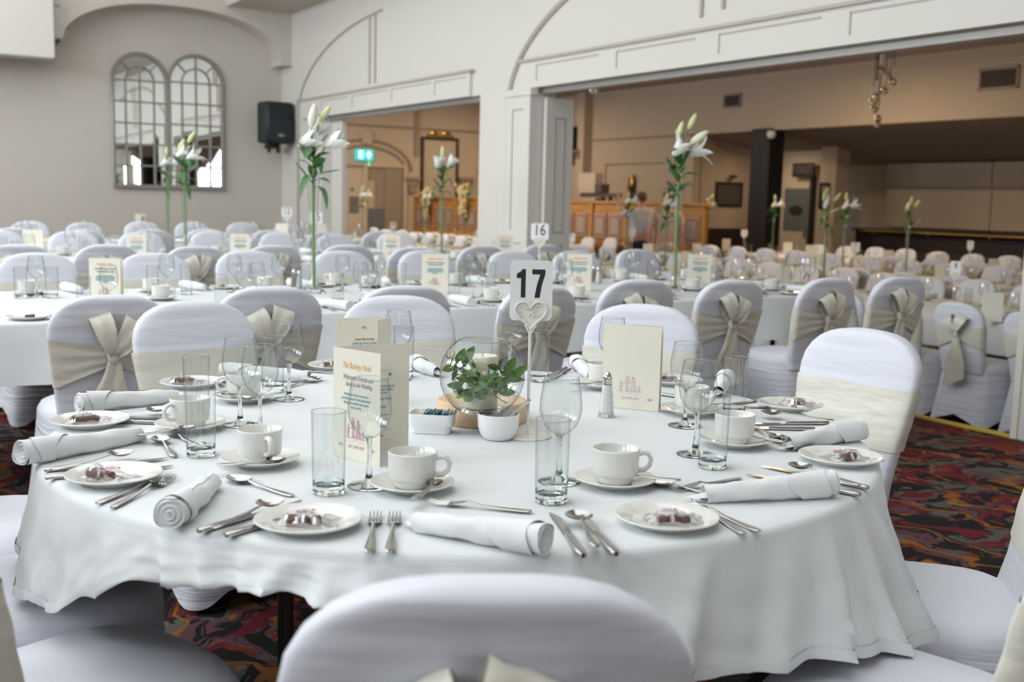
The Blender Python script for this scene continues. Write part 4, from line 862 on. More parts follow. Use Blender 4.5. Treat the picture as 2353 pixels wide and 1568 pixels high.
def lily(loc, spec, label, group=None, seed=1, stem0=.05, hi=True):
    """one tall stem standing in a vase: spec lists heads (kind, dx, dy, z, tilt) and leaves come by seed"""
    R = rnd(seed); e = empty('lily', loc, R.uniform(0, .1), label, 'lily', group)
    st = MB().tube([(.004, 0, stem0), (.0, .003, .3), (0, 0, .66), (.003, 0, .80)], [.0085, .0085, .008, .006], 7)
    for kd, dx, dy, z, ti in spec: st.tube([(.002, 0, .70+.06*R.random()), (dx*.5, dy*.5, z-.06), (dx, dy, z)], [.0045, .0038, .0045], 6)
    obj('stalk', st, 'stalk', e, smooth=1.2)
    for kd, dx, dy, z, ti in spec:
        dirv = Vector((dx+ti*.5*(1 if dx >= 0 else -1), dy, .22-abs(ti)*.12)).normalized(); q = dirv.to_track_quat('Z', 'X')
        if kd == 'o' or kd == 'h':
            b = lk('bloom', None, e, (dx, dy, z)); b.rotation_mode = 'QUATERNION'; b.rotation_quaternion = q; b.empty_display_size = .02
            for k in range(6):
                p = lk('petal', PET[2] if kd == 'h' else PET[k % 2], b); p.rotation_euler = (0, 0, k*pi/3+seed)
        else:
            b = lk('bud', BUDG if kd == 'g' else BUDW, e, (dx, dy, z)); b.rotation_mode = 'QUATERNION'; b.rotation_quaternion = q
    n = 15 if hi else 9
    for k in range(n):
        l = lk('leaf', LLF[(k+seed) % 4], e, (0, 0, .58+.022*k*(9/n)*1.05)); l.rotation_euler = (R.uniform(-.3, .3), R.uniform(-.3, .45) if k < 6 else R.uniform(-.6, .25), k*2.4+seed)
    mb = MB().tube([(0, 0, .7), (.05, .02, .95)], .0008, 4)
    for k in range(6): mb.ball((.05+R.uniform(-.025, .025), .02+R.uniform(-.02, .02), .95+R.uniform(-.03, .04)), .006, 6, 4)
    obj('lilac_sprig', mb, 'lilac', e)
    return e
# --- salt and pepper
def shaker_proto(fill):
    gl = MB().lathe([(.021, .0), (.0215, .004), (.0205, .014), (.0165, .055), (.0132, .086)], 10)
    sa = MB().lathe([(0, .010), (.0175, .010), (.0148, .050), (.0118, .082), (0, .082)], 10)
    ba = MB().lathe([(0, 0), (.0208, 0), (.0212, .004), (.0195, .010), (0, .010)], 10)
    tp = MB().lathe([(.0125, .084), (.0130, .088), (.0122, .091), (.0130, .094), (.0124, .099), (.0105, .107), (.006, .1135), (0, .1155)], 16)
    return [('glass', gl.mesh('glass', 'thin', .3), []), ('base', ba.mesh('base', 'solid', .4), []), (fill, sa.mesh(fill, 'salt' if fill == 'salt' else 'pepper', .3), []), ('cap', tp.mesh('cap', 'chrome', 1), [])]
SALT, PEPPER = shaker_proto('salt'), shaker_proto('pepper')
SBOWL = MB().lathe([(0, .0), (.030, .0), (.034, .002), (.042, .014), (.0465, .030), (.0480, .058), (.0465, .059), (.0445, .057), (.043, .030), (.037, .014), (0, .006)], 36).mesh('sugar_bowl', 'dishwhite', .8)
SBOWLL = MB().lathe([(0, .0), (.034, .0), (.046, .030), (.048, .058), (.0445, .057), (.037, .014), (0, .006)], 14).mesh('sugar_bowl', 'dishwhite', .8)
# ================================================================ round table 17 in the foreground
TC = Vector((-.106, 2.563, 0)); TR = .935; ZT7 = .7505
def lerp_tab(tab, a):
    a = (a+180) % 360-180
    for (x0, y0), (x1, y1) in zip(tab, tab[1:]):
        if x0 <= a <= x1:
            t = (a-x0)/(x1-x0); t = t*t*(3-2*t); return y0+(y1-y0)*t
    return tab[-1][1]
HEM = [(-180, .56), (-165, .52), (-150, .50), (-137, .535), (-128, .605), (-120, .665), (-113, .672), (-104, .684), (-95, .67), (-85, .625), (-75, .575), (-64, .538), (-52, .528), (-43, .505), (-34, .47), (-24, .49), (-10, .53), (10, .55), (60, .52), (120, .54), (180, .56)]
FLARE = [(-180, .03), (-140, .035), (-128, .03), (-110, .02), (-95, .02), (-75, .035), (-60, .05), (-42, .085), (-33, .10), (-24, .06), (-8, .03), (60, .03), (180, .03)]
FOLDS = [(-63, .050, 7, 2.2, -5), (-52, .034, 2.2, 6, -4), (-44, .045, 4, 1.6, -3), (-37, .040, 2, 4, -1), (-31, .05, 3, 1.5, 1), (-24, .03, 2, 4, 2), (-76, .030, 6, 2.5, -3), (-88, .022, 3, 6, -2), (-127, .022, 2.5, 7, 2), (-137, .012, 6, 2.0, 0), (-119, .032, 1.5, 4, 3), (-114, .034, 2.5, 1.5, 2), (-109, .030, 1.6, 3.0, 1), (-104.5, .034, 2.2, 1.2, -1), (-100.5, .026, 1.5, 2.5, 0), (-96, .024, 2.5, 1.5, 0), (-150, .015, 5, 2, 0), (-165, .02, 3, 6, 0), (-8, .03, 3, 5, 0), (8, .03, 5, 3, 0)]
def cloth17(u, v):
    a = 2*pi*u; deg = math.degrees(a)-180; a = rad(deg)
    if v <= .42:
        r = TR*(v/.42)*.985; z = .7500+.0006*noise.noise(Vector((r*cos(a)*3, r*sin(a)*3, 0))); return (r*cos(a), r*sin(a), z)
    t = (v-.42)/.58; hem = lerp_tab(HEM, deg); fl = lerp_tab(FLARE, deg)
    if t < .14:
        q = t/.14*pi/2; return ((TR*.985+.018*sin(q))*cos(a), (TR*.985+.018*sin(q))*sin(a), .750-.018*(1-cos(q)))
    s = (t-.14)/.86; z = .732+(hem-.732)*s
    w = noise.noise(Vector((cos(a)*4.2, sin(a)*4.2, 3)))*.9+noise.noise(Vector((cos(a)*9, sin(a)*9, s*.6)))*.35
    k = .030*s**1.1*w*(1+fl*5) + fl*s + .010*noise.noise(Vector((cos(a)*15, sin(a)*15, s*2.6)))*s**.7 + .005*noise.noise(Vector((cos(a)*34, sin(a)*34, s*5)))*s**.6
    for d0, am, w0, w1, sl in FOLDS:             # soft pleats that start at the table edge and widen towards the hem
        x = (deg-d0-sl*s); x = x/w0 if x < 0 else x/w1
        if abs(x) < 1: k += am*s**.8*(1-abs(x))**1.3
    r = TR*.985+.018+k
    return (r*cos(a), r*sin(a), z+.006*s*noise.noise(Vector((cos(a)*14, sin(a)*14, 7))))
mb = MB().grid(cloth17, 420, 44, cu=True)
e = empty('tablecloth', TC, 0, 'white linen cloth on the round table in the foreground', 'tablecloth')
obj('cloth', mb, 'cloth', e, smooth=1.2)
def hemfn(u, v):
    p = Vector(cloth17(u, 1)); q = Vector(cloth17(u, .955)); d = Vector((p.x, p.y, 0)).normalized()*.003; return (p+(q-p)*v)+d*min(1, 3*v+.2)
obj('hem', MB().grid(hemfn, 420, 2, cu=True), 'cloth', e, smooth=1.2)
e = empty('round_table', TC, 0, 'round folding table hidden under the foreground cloth', 'table')
obj('tabletop', MB().lathe([(0, .70), (TR-.02, .70), (TR-.01, .72), (TR-.02, .742), (0, .742)], 48), 'underside', e)
for k in range(4):
    a = pi/4+k*pi/2; obj('leg', MB().tube([(.5*cos(a), .5*sin(a), 0), (.5*cos(a), .5*sin(a), .70)], .017, 8), 'legw', e)
# --- chairs round it: top-centre radius and angle about the table
def face(a): return a+pi/2                        # rotation so that +y looks at the centre
def chair17(ang, rtop, lab, k, twist=0):
    a = rad(ang); r = rtop-.27; p = TC+Vector((r*cos(a), r*sin(a), 0))
    return place(CH[k % 4], 'banquet_chair', p, face(a)+twist, lab, 'chair', 'chairs round the foreground table')
chair17(-86.5, 1.48, 'white covered chair turned away at the bottom centre, ivory knot just showing', 0)
chair17(-44, 1.385, 'white covered chair cut off by the bottom right corner', 1)
chair17(-14, 1.33, 'white covered chair at the right edge of the picture beside the floral carpet', 2)
chair17(35.4, 1.475, 'bright white chair with broad ivory sash facing left, right of the table', 3)
chair17(68.7, 1.62, 'white covered chair behind the cream menu card, right of number 17', 1)
chair17(101.5, 1.66, 'white covered chair behind the two open menus, left of the glass bowl', 2)
chair17(129.2, 1.575, 'white covered chair with ivory sash band behind the left wine glasses', 3)
chair17(174, 1.42, 'white covered chair at the left picture edge, its seat under the napkin ends', 0)
chair17(-160, 1.20, 'white covered chair whose seat shows below the front left hem of the cloth', 2)
chair17(-128, 1.27, 'white covered chair cut off by the bottom left corner with shaded ivory sash', 1)
# --- china
def on17(x, y, z=ZT7): return at(x, y, z)
def plate17(x, y, k, rz, dx, dy, lab, lab2):
    p = on17(x, y); lk('side_plate', PLA, None, p); o = C.objects[-1] if False else bpy.context.scene.collection.objects[-1]
    tag(o, lab, 'plate', 'side plates on the foreground table')
    place(favour(k), 'wrapped_chocolate', p+Vector((dx, dy, .0078)), rz, lab2, 'chocolate', 'wrapped chocolates on the foreground table')
plate17(207, 977, 1, .35, -.006, -.010, 'white side plate at the far left between the two long napkin rolls', 'wrapped brown chocolate on the far left plate between napkin rolls')
plate17(262, 1105, 1, -.45, -.018, -.016, 'white side plate at the front left edge beside the fork tines', 'wrapped long chocolate bar on the front left plate')
plate17(708, 1211, 0, .05, -.004, -.012, 'white side plate in front, left of the two upright forks', 'wrapped chocolate on the plate left of the upright forks')
plate17(1532, 1204, 0, .08, .008, -.022, 'white side plate in front, right of the knives and soup spoon', 'wrapped three-lobed chocolate bar on the front right plate')
plate17(1930, 1062, 2, .5, .012, -.016, 'white side plate near the right edge beyond the front napkin', 'wrapped chocolate on the right edge plate')
plate17(1815, 939, 2, -.4, .016, .0, 'white side plate before the bright white chair at right', 'wrapped chocolate on the plate before the bright chair')
plate17(441, 888, 1, .1, -.025, .0, 'white side plate behind the two left tumblers', 'wrapped chocolate half hidden behind the left tumblers')
plate17(772, 848, 0, .2, -.01, .0, 'white side plate peeping out left of the rear open menu', 'wrapped chocolate left of the rear open menu')
plate17(1548, 882, 0, .1, -.03, .0, 'white side plate just right of the cream menu card', 'wrapped chocolate just right of the cream menu card')
def cup17(x, y, hang, lab, sx, sy, tx, ty, spoon=True, ztip=.0):
    p = on17(x, y); lk('saucer', SAU, None, p); tag(C.objects[-1], 'white saucer under the cup '+lab, 'saucer', 'saucers on the foreground table')
    place(CUP, 'tea_cup', p+Vector((0, 0, .0068)), rad(hang), 'white cup '+lab, 'cup', 'cups on the foreground table')
    if spoon:
        a = on17(sx, sy, ZT7+.019); b = on17(tx, ty, ZT7+.012+ztip); d = b-a
        o = place(TS, 'teaspoon', a, atan2(d.y, d.x)-pi/2, 'teaspoon lying on the saucer of the cup '+lab, 'spoon', 'teaspoons on the foreground table'); o.rotation_euler[0] = -.03
cup17(597, 1068, -58, 'in front of the left wine glasses', 497, 1072, 645, 1068)
cup17(947, 1126, 2, 'in the centre front beside the front menu', 952, 1151, 1015, 1110)
cup17(1413, 1116, 8, 'right of the front centre tumbler', 1565, 1107, 1462, 1106)
cup17(1686, 1024, 105, 'behind the right front tumbler', 1806, 1019, 1722, 1012)
cup17(437, 987, -128, 'behind the tall left tumbler', 318, 1003, 452, 990)
cup17(1588, 952, 70, 'behind the right pair of wine glasses', 1536, 938, 1600, 938, False)
cup17(1385, 892, 70, 'at the left edge of the cream menu card', 1310, 885, 1345, 889, True)
cup17(560, 922, 200, 'seen through the left wine glasses', 500, 905, 545, 920)
# --- glasses
def wg(x, y, lab, rz=0): return place(WG, 'wine_glass', on17(x, y), rz, 'stemmed wine glass '+lab, 'glass', 'wine glasses on the foreground table')
wg(598, 1002, 'behind the left front cup'); wg(552, 977, 'left of centre, the middle one of the left three'); wg(664, 918, 'furthest right of the left three, with a clear foot')
g5 = wg(848, 1118, 'in front of the two open menus'); wg(1284, 1108, 'standing behind the front centre tumbler'); wg(1573, 979, 'behind the right front wine glass'); wg(1597, 1045, 'at right, behind the right front tumbler')
wg(915, 872, 'behind the rear open menu'); wg(1170, 868, 'behind the card of number 17'); wg(1403, 890, 'hidden behind the cream menu card')
def tum(x, y, lab): return place(TB, 'tumbler', on17(x, y), 0, 'straight clear tumbler '+lab, 'glass', 'tumblers on the foreground table')
tum(462, 1047, 'at left in front of the left cup'); tum(755, 1133, 'left of the front open menu'); tum(1266, 1153, 'front centre, nearest the soup spoon'); tum(1636, 1074, 'at right in front of the right cup')
tum(452, 962, 'behind the tall left tumbler'); tum(1686, 955, 'right rear, before the bright white chair'); tum(1238, 876, 'just right of the number 17 rod'); tum(927, 866, 'behind the rear wine glass and menus'); tum(627, 900, 'behind the third left wine glass')
# hotel crest etched on a bowl
mb = MB(); mb.tube([(.0030*0+.0412*sin(.0), -.0412, .165)], .001, 4) if False else None
# --- napkins
def nap(x0, y0, x1, y1, k, lab, z=.776, roll=0):
    a = on17(x0, y0, z); b = on17(x1, y1, z-.008); a.z = b.z = ZT7; d = b-a
    o = lk('rolled_napkin', NK[k % 5], None, a, atan2(d.y, d.x)); s = max(.55, min(1.25, d.length/.285)); o.scale = (s, 1, 1)
    return tag(o, lab, 'napkin', 'rolled napkins on the foreground table')
nap(183, 927, 425, 906, 0, 'white rolled napkin along the far left edge, coil facing left')
nap(50, 1042, 345, 992, 1, 'white rolled napkin overhanging the left edge of the table')
nap(391, 1182, 500, 1098, 2, 'white rolled napkin pointing at the camera, coil at the front left')
nap(1252, 1242, 935, 1192, 3, 'white rolled napkin in front between the forks and soup spoon')
nap(1915, 1112, 1590, 1135, 4, 'white knotted napkin roll at right in front of the right plate')
nap(1975, 987, 1795, 1020, 2, 'white rolled napkin before the bright white chair')
nap(1322, 832, 1366, 866, 0, 'white rolled napkin behind the cup beside the cream menu card')
nap(952, 832, 1012, 856, 1, 'white rolled napkin left of the glass bowl')
nap(511, 853, 728, 866, 4, 'white rolled napkin behind the left wine glasses')
nap(1672, 868, 1645, 902, 3, 'white crumpled napkin behind the right rear tumbler')
# --- cutlery
def cut(pr, name, x0, y0, x1, y1, lab, lift=0, tilt=0):
    a = on17(x0, y0, ZT7+.002); b = on17(x1, y1, ZT7+.004); d = b-a
    o = place(pr, name, a+Vector((0, 0, -.002+lift)), atan2(d.y, d.x)-pi/2, lab, 'knife' if 'knife' in name else 'fork' if 'fork' in name else 'spoon', 'cutlery on the foreground table')
    o.rotation_euler[0] = tilt; return o
cut(FK, 'table_fork', 848, 1271, 868, 1158, 'table fork in front, left one of the upright pair'); cut(FK, 'table_fork', 896, 1271, 911, 1157, 'table fork in front, right one of the upright pair')
cut(KN, 'table_knife', 1340, 1281, 1268, 1176, 'table knife left of the soup spoon in front'); cut(KN, 'table_knife', 1416, 1277, 1332, 1178, 'table knife right of the soup spoon in front'); cut(SO, 'soup_spoon', 1372, 1272, 1306, 1166, 'round soup spoon lying across the two front knives', .010)
cut(FKS, 'dessert_fork', 1222, 1178, 960, 1152, 'dessert fork lying above the front napkin roll', .001)
cut(KN, 'table_knife', 455, 1224, 709, 1147, 'table knife left of the front plate, the longer one'); cut(KN, 'table_knife', 517, 1234, 757, 1165, 'table knife running under the front plate rim'); cut(SO, 'soup_spoon', 487, 1230, 692, 1143, 'soup spoon lying on the knives left of the front plate', .010)
cut(DS, 'dessert_spoon', 673, 1141, 508, 1093, 'dessert spoon between the left cup and the coiled napkin')
cut(FK, 'table_fork', 222, 1158, 415, 1086, 'table fork beside the front left plate, left of its twin'); cut(FK, 'table_fork', 256, 1168, 434, 1080, 'table fork between the front left plate and coiled napkin')
cut(KN, 'table_knife', 102, 1083, 385, 1053, 'table knife at the left edge under the overhanging napkin, upper one'); cut(KN, 'table_knife', 104, 1101, 385, 1072, 'table knife at the left edge, nearest the front left plate'); cut(SO, 'soup_spoon', 118, 1092, 338, 1044, 'soup spoon lying on the knives at the left edge', .010)
cut(DS, 'dessert_spoon', 401, 1052, 345, 988, 'dessert spoon at the tip of the overhanging napkin', .002); cut(FKS, 'dessert_fork', 470, 1030, 330, 975, 'dessert fork behind the overhanging napkin')
cut(KN, 'table_knife', 187, 955, 390, 962, 'table knife under the far left napkin roll'); cut(KN, 'table_knife', 200, 968, 380, 972, 'table knife beside the far left plate'); cut(SO, 'soup_spoon', 205, 957, 353, 951, 'soup spoon right of the far left plate', .008)
cut(FK, 'table_fork', 1746, 1222, 1512, 1129, 'table fork right of the front right plate, its handle free'); cut(FK, 'table_fork', 1712, 1228, 1538, 1128, 'table fork running under the front right plate')
cut(KN, 'table_knife', 1977, 1140, 1697, 1085, 'table knife under the knotted napkin at right, lower one'); cut(KN, 'table_knife', 1995, 1124, 1750, 1070, 'table knife under the knotted napkin at right, upper one'); cut(SO, 'soup_spoon', 1976, 1128, 1772, 1066, 'soup spoon beside the knotted napkin at right', .010)
cut(DS, 'dessert_spoon', 1690, 1146, 1556, 1120, 'dessert spoon poking out at the left tip of the knotted napkin'); cut(FKS, 'dessert_fork', 1702, 1100, 1600, 1117, 'dessert fork left of the right knives')
cut(KN, 'table_knife', 1904, 974, 1738, 974, 'table knife before the bright chair, upper one'); cut(KN, 'table_knife', 1872, 988, 1724, 984, 'table knife before the bright chair, lower one'); cut(SO, 'soup_spoon', 1915, 975, 1798, 962, 'soup spoon across the knives before the bright chair', .010)
cut(DS, 'dessert_spoon', 1727, 984, 1797, 1018, 'dessert spoon right of the cup behind the right tumbler', .006); cut(FKS, 'dessert_fork', 1853, 1043, 1760, 998, 'dessert fork at the tip of the napkin before the bright chair', .002)
cut(FK, 'table_fork', 2030, 1060, 1872, 1036, 'table fork behind the right edge plate, lower one'); cut(FK, 'table_fork', 2024, 1050, 1870, 1030, 'table fork behind the right edge plate, upper one')
cut(KN, 'table_knife', 1785, 915, 1700, 926, 'table knife left of the plate before the bright chair'); cut(FK, 'table_fork', 1770, 938, 1700, 934, 'table fork under the plate before the bright chair')
cut(KN, 'table_knife', 1600, 920, 1525, 907, 'table knife right of the cream menu card'); cut(KN, 'table_knife', 1258, 868, 1306, 842, 'table knife behind the tumbler right of number 17, nearer one'); cut(KN, 'table_knife', 1266, 872, 1314, 846, 'table knife behind the tumbler right of number 17, further one')
cut(DS, 'dessert_spoon', 653, 892, 742, 868, 'dessert spoon left of the rear menu', .002); cut(FKS, 'dessert_fork', 700, 852, 768, 858, 'dessert fork left of the rear menu'); cut(KN, 'table_knife', 480, 870, 568, 888, 'table knife behind the plate at the left rear')
# --- centrepiece: wood slice, bowl with candle and greenery
ps = on17(1107, 965); PSZ = .052
e = empty('wood_slice', ps, .3, 'pale round wood slice under the glass bowl', 'wood slice')
R = rnd(4); wob = [1+R.uniform(-.012, .012) for _ in range(48)]
def slc(u, v, prof=((.106, 0), (.110, .004), (.111, .030), (.110, .050), (.107, PSZ))):
    r, z = prof[round(v*4)]; k = int(u*48) % 48; w = 1+.02*sin(3*2*pi*u+1)+.012*sin(7*2*pi*u)+(wob[k]-1)*.4; return (r*w*cos(2*pi*u), r*w*sin(2*pi*u), z)
obj('bark_edge', MB().grid(slc, 48, 4, cu=True), 'bark', e, smooth=.9)
top = [slc(k/48, 1) for k in range(48)]; mb = MB().add([(x*.999, y*.999, z) for x, y, z in top], [list(range(48))]); obj('cut_face', mb, 'slice', e, smooth=0)
pb = at(1106, 944, ZT7+PSZ); pb.z = ZT7+PSZ
e = empty('fish_bowl', pb, 0, 'round clear glass bowl with greenery and a candle in the table centre', 'bowl')
RB = .0985; prof = []
for k in range(21):
    a = -pi/2+.56+(pi/2-.56+.98)*k/20; prof.append((RB*cos(a), .0835+RB*sin(a)))
obj('glass', MB().lathe(prof, 48), 'thin', e, smooth=2)
obj('base', MB().lathe([(0, .0), (.050, .0), (.054, .002), prof[0], (.048, .006), (0, .007)], 48), 'solid', e)
rr, rz_ = prof[-1]; obj('rim', MB().tube([(rr*cos(2*pi*k/48), rr*sin(2*pi*k/48), rz_) for k in range(48)], .0014, 6, closed=True), 'thinrim', e, smooth=2)
e = empty('pillar_candle', pb+Vector((0, .004, .0072)), 0, 'cream pillar candle standing inside the glass bowl', 'candle')
obj('wax', MB().lathe([(0, 0), (.036, 0), (.037, .003), (.037, .118), (.034, .122), (.030, .1195), (0, .119)], 36), 'wax', e); obj('wick', MB().tube([(0, 0, .119), (.001, 0, .127)], .001, 5), 'ink', e)
e = empty('ruscus_garland', pb+Vector((0, 0, .03)), 0, 'green ruscus sprays wound round the candle in the bowl', 'greenery')
mb = MB(); R = rnd(11)
for s in range(5):
    a0 = R.uniform(0, 6.28); pts = [(.064*cos(a0+k*.28)*(1+.08*sin(k)), .064*sin(a0+k*.28)*(1+.08*sin(k)), .018+.035*sin(k*.4+s)+s*.008) for k in range(9)]; mb.tube(pts, .0011, 5)
obj('stems', mb, 'stalk', e); mb = MB()
for s in range(7):
    a0 = R.uniform(2.2, 4.2); b = Vector((.06*cos(a0), .06*sin(a0), R.uniform(.0, .06))); mb.tube([b, b+Vector((R.uniform(-.03, .01), R.uniform(-.01, .01), R.uniform(-.01, .03)))], .0006, 4)
obj('twigs', mb, 'twig', e)
RL = [leaf_mb(.058, .0115, .2, 'leaf'), leaf_mb(.050, .0105, .7, 'leaf'), leaf_mb(.064, .0110, -.1, 'leaf')]
for k in range(62):
    a = -pi/2+R.gauss(0, .95) if k < 50 else R.uniform(0, 6.28); r = R.uniform(.055, .068); zz = R.uniform(.008, .078)
    l = lk('leaf', RL[k % 3], e, (r*cos(a), r*sin(a), zz)); 
    l.rotation_euler = (R.uniform(-.9, .9)+pi/2*R.choice((0, 1, 1)), R.uniform(-.5, .3), a+pi/2*R.choice((-1, 1))+R.uniform(-.5, .5)); l.scale = (.85,)*3
for (dx, dz, rx, ry) in ((-.060, .075, 1.4, -1.1), (-.045, .082, 1.3, -.9), (.05, .06, 1.4, -1.0), (.062, .05, 1.5, -.8)):
    l = lk('leaf', RL[2], e, (dx, -.045, dz)); l.rotation_euler = (rx, ry, .1)
mb = MB()
for k in range(90):
    s = R.choice((-1, 1)); c = (s*.055+R.gauss(0, .014), -.045+R.gauss(0, .014), .06*(s < 0)+.035+R.gauss(0, .014)); mb.ball(c, .0016, 5, 3)
o = obj('white_sprigs', mb, 'breath', e); o['kind'] = 'stuff'
number_stand(on17(1212, 1003), .03, 17, 'white number 17 card held by an ivory heart stand in the foreground')
# --- sugar dish, bowl, salt
pd = on17(993, 992); e = empty('sachet_dish', pd, -.12, 'white oblong dish filled with blue sugar sachets before the wood slice', 'dish')
def rr_(hx, hy, r, k=6):
    P = []
    for (sx, sy, a0) in ((1, -1, -pi/2), (1, 1, 0), (-1, 1, pi/2), (-1, -1, pi)):
        P += [(sx*(hx-r)+r*cos(a0+j*pi/2/k), sy*(hy-r)+r*sin(a0+j*pi/2/k)) for j in range(k+1)]
    return P
lv = [(.044, .029, .0), (.0445, .0295, .002), (.046, .031, .014), (.0505, .0345, .018), (.0535, .0375, .044), (.0535, .0375, .046), (.0505, .0345, .046), (.0475, .0315, .020), (.043, .028, .006)]
dsh = MB(); n_ = len(rr_(1, 1, .5))
for hx, hy, z in lv: dsh.v += [(x, y, z) for x, y in rr_(hx, hy, .014)]
for i in range(len(lv)-1):
    for k in range(n_): dsh.f.append([i*n_+k, i*n_+(k+1) % n_, (i+1)*n_+(k+1) % n_, (i+1)*n_+k]); dsh.m.append(0)
dsh.f.append(list(range(n_))[::-1]); dsh.f.append([(len(lv)-1)*n_+k for k in range(n_)]); dsh.m += [0, 0]
obj('dish', dsh, 'dishwhite', e)
SB = MB().bevbox(-.0016, .0016, -.024, .024, 0, .045, .0007).mesh('sachet', 'sachetb', .4); SG = MB().bevbox(-.0016, .0016, -.024, .024, 0, .045, .0007).mesh('sachet', 'sachetg', .4)
R = rnd(2)
for k in range(19):
    o = lk('sugar_sachet', SB if k % 4 else SG, None, pd+Matrix.Rotation(-.12, 3, 'Z') @ Vector((-.039+k*.0043, R.uniform(-.003, .003), .0072)), -.12+R.uniform(-.10, .10)); o.rotation_euler[1] = R.uniform(.25, .45) if k > 1 else .5
    tag(o, 'slim sugar sachet standing in the white oblong dish', 'sachet', 'sugar sachets in the oblong dish')
pw = on17(1144, 1008); lk('sugar_bowl', SBOWL, None, pw); tag(C.objects[-1], 'small round white bowl with a spoon handle sticking out, before the wood slice', 'bowl')
o = place(TS, 'teaspoon', pw+Vector((.074, .028, .084)), 0, 'teaspoon leaning out of the small round white bowl', 'spoon'); o.rotation_mode = 'QUATERNION'; o.rotation_quaternion = (Vector((-.020, -.01, .009))-Vector((.074, .028, .084))).to_track_quat('Y', 'Z')
place(SALT, 'salt_shaker', on17(1393, 957), .2, 'glass salt shaker with chrome cap before the cream menu card', 'shaker')
# --- menus
a, b = on17(1382, 934), on17(1513, 947); d = b-a
e, fl_, bl_ = menu_card(a, atan2(d.y, d.x), .20, 'cream folded menu card with a pale family silhouette, standing right of number 17', front='picture', w=d.length)
a, b, c = on17(766, 1047), on17(938, 1036), on17(884, 1077); d = b-a; d2 = c-a
e = empty('menu_card', a, atan2(d.y, d.x), 'cream menu standing open in front, its cover facing the camera', 'menu card')
p = obj('inner_leaf', leaf_mesh(d.length, .230), 'card', e)
cv = obj('cover_leaf', leaf_mesh(.142, .230), 'card', e); cv.rotation_euler = (0, .0, atan2(d2.y, d2.x)-atan2(d.y, d.x)); cover_art(cv, .142, -.0012)
w_ = d.length; L_ = [(.86, .212, 'bow', ''), ]
mb = MB(); sprig(mb, w_*.52, .207, -.001, 8); lk('flower_sprig', mb.mesh('flower_sprig', 'orange', 0, False), p)
mb = MB(); bars(mb, [(w_*.3, w_*.78, .176, .0006), (w_*.3, w_*.78, .159, .0006), (w_*.3, w_*.76, .050, .0006), (w_*.3, w_*.76, .027, .0006)], -.001); lk('rules', mb.mesh('rules', 'orange', 0, False), p)
for s, z, m in (('Mains', .168, 'brownink'), ('Fillet of Chicken, Mushroom Sauce', .143, 'teal'), ('Breast of Turkey, Cream Sauce', .136, 'greyink'), ('with Roast Potatoes', .129, 'greyink'), ('Vegetable Curry, Naan Bread', .116, 'teal'), ('Roasted Vegetables', .098, 'greyink'), ('Lemon Tart, Berry Sour', .082, 'teal'), ('Sticky Toffee, Linseed', .071, 'teal'), ('Chocolate Dessert', .056, 'teal'), ('Coffee or Tea', .036, 'brownink')):
    stick_text(p, s, .0070, m, w_*.56, z, -.001, 'menu_line', .00012, .8)
mb = MB().ball((w_*.74, -.001, .168), (.0036, .0004, .0036), 12, 6); lk('green_badge', mb.mesh('green_badge', 'bluegreen', .5), p)
a, b, c = on17(897, 918), on17(771, 924), on17(846, 938); d = a-b
e = empty('menu_card', b, atan2(d.y, d.x), 'cream menu standing open at the rear, starter list showing', 'menu card')
p = obj('inner_leaf', leaf_mesh(d.length, .222), 'card', e); w_ = d.length
q = obj('folded_leaf', leaf_mesh(.085, .222), 'card', e); q.location = (w_, 0, 0); dd = c-a; q.rotation_euler = (0, 0, atan2(dd.y, dd.x)-atan2(d.y, d.x))
for s, z, m in (('Starter Plate Includes', .165, 'brownink'), ('Dublin Bay Prawn Cocktail', .154, 'teal'), ('Creamy Chicken & Mushroom', .147, 'teal')): stick_text(p, s, .0075, m, w_*.52, z, -.001, 'menu_line', .00015, .8)
mb = MB(); bars(mb, [(w_*.28, w_*.8, .160, .0005)], -.001); sprig(mb, w_*.5, .196, -.001, 4); lk('rules', mb.mesh('rules', 'orange', 0, False), p)
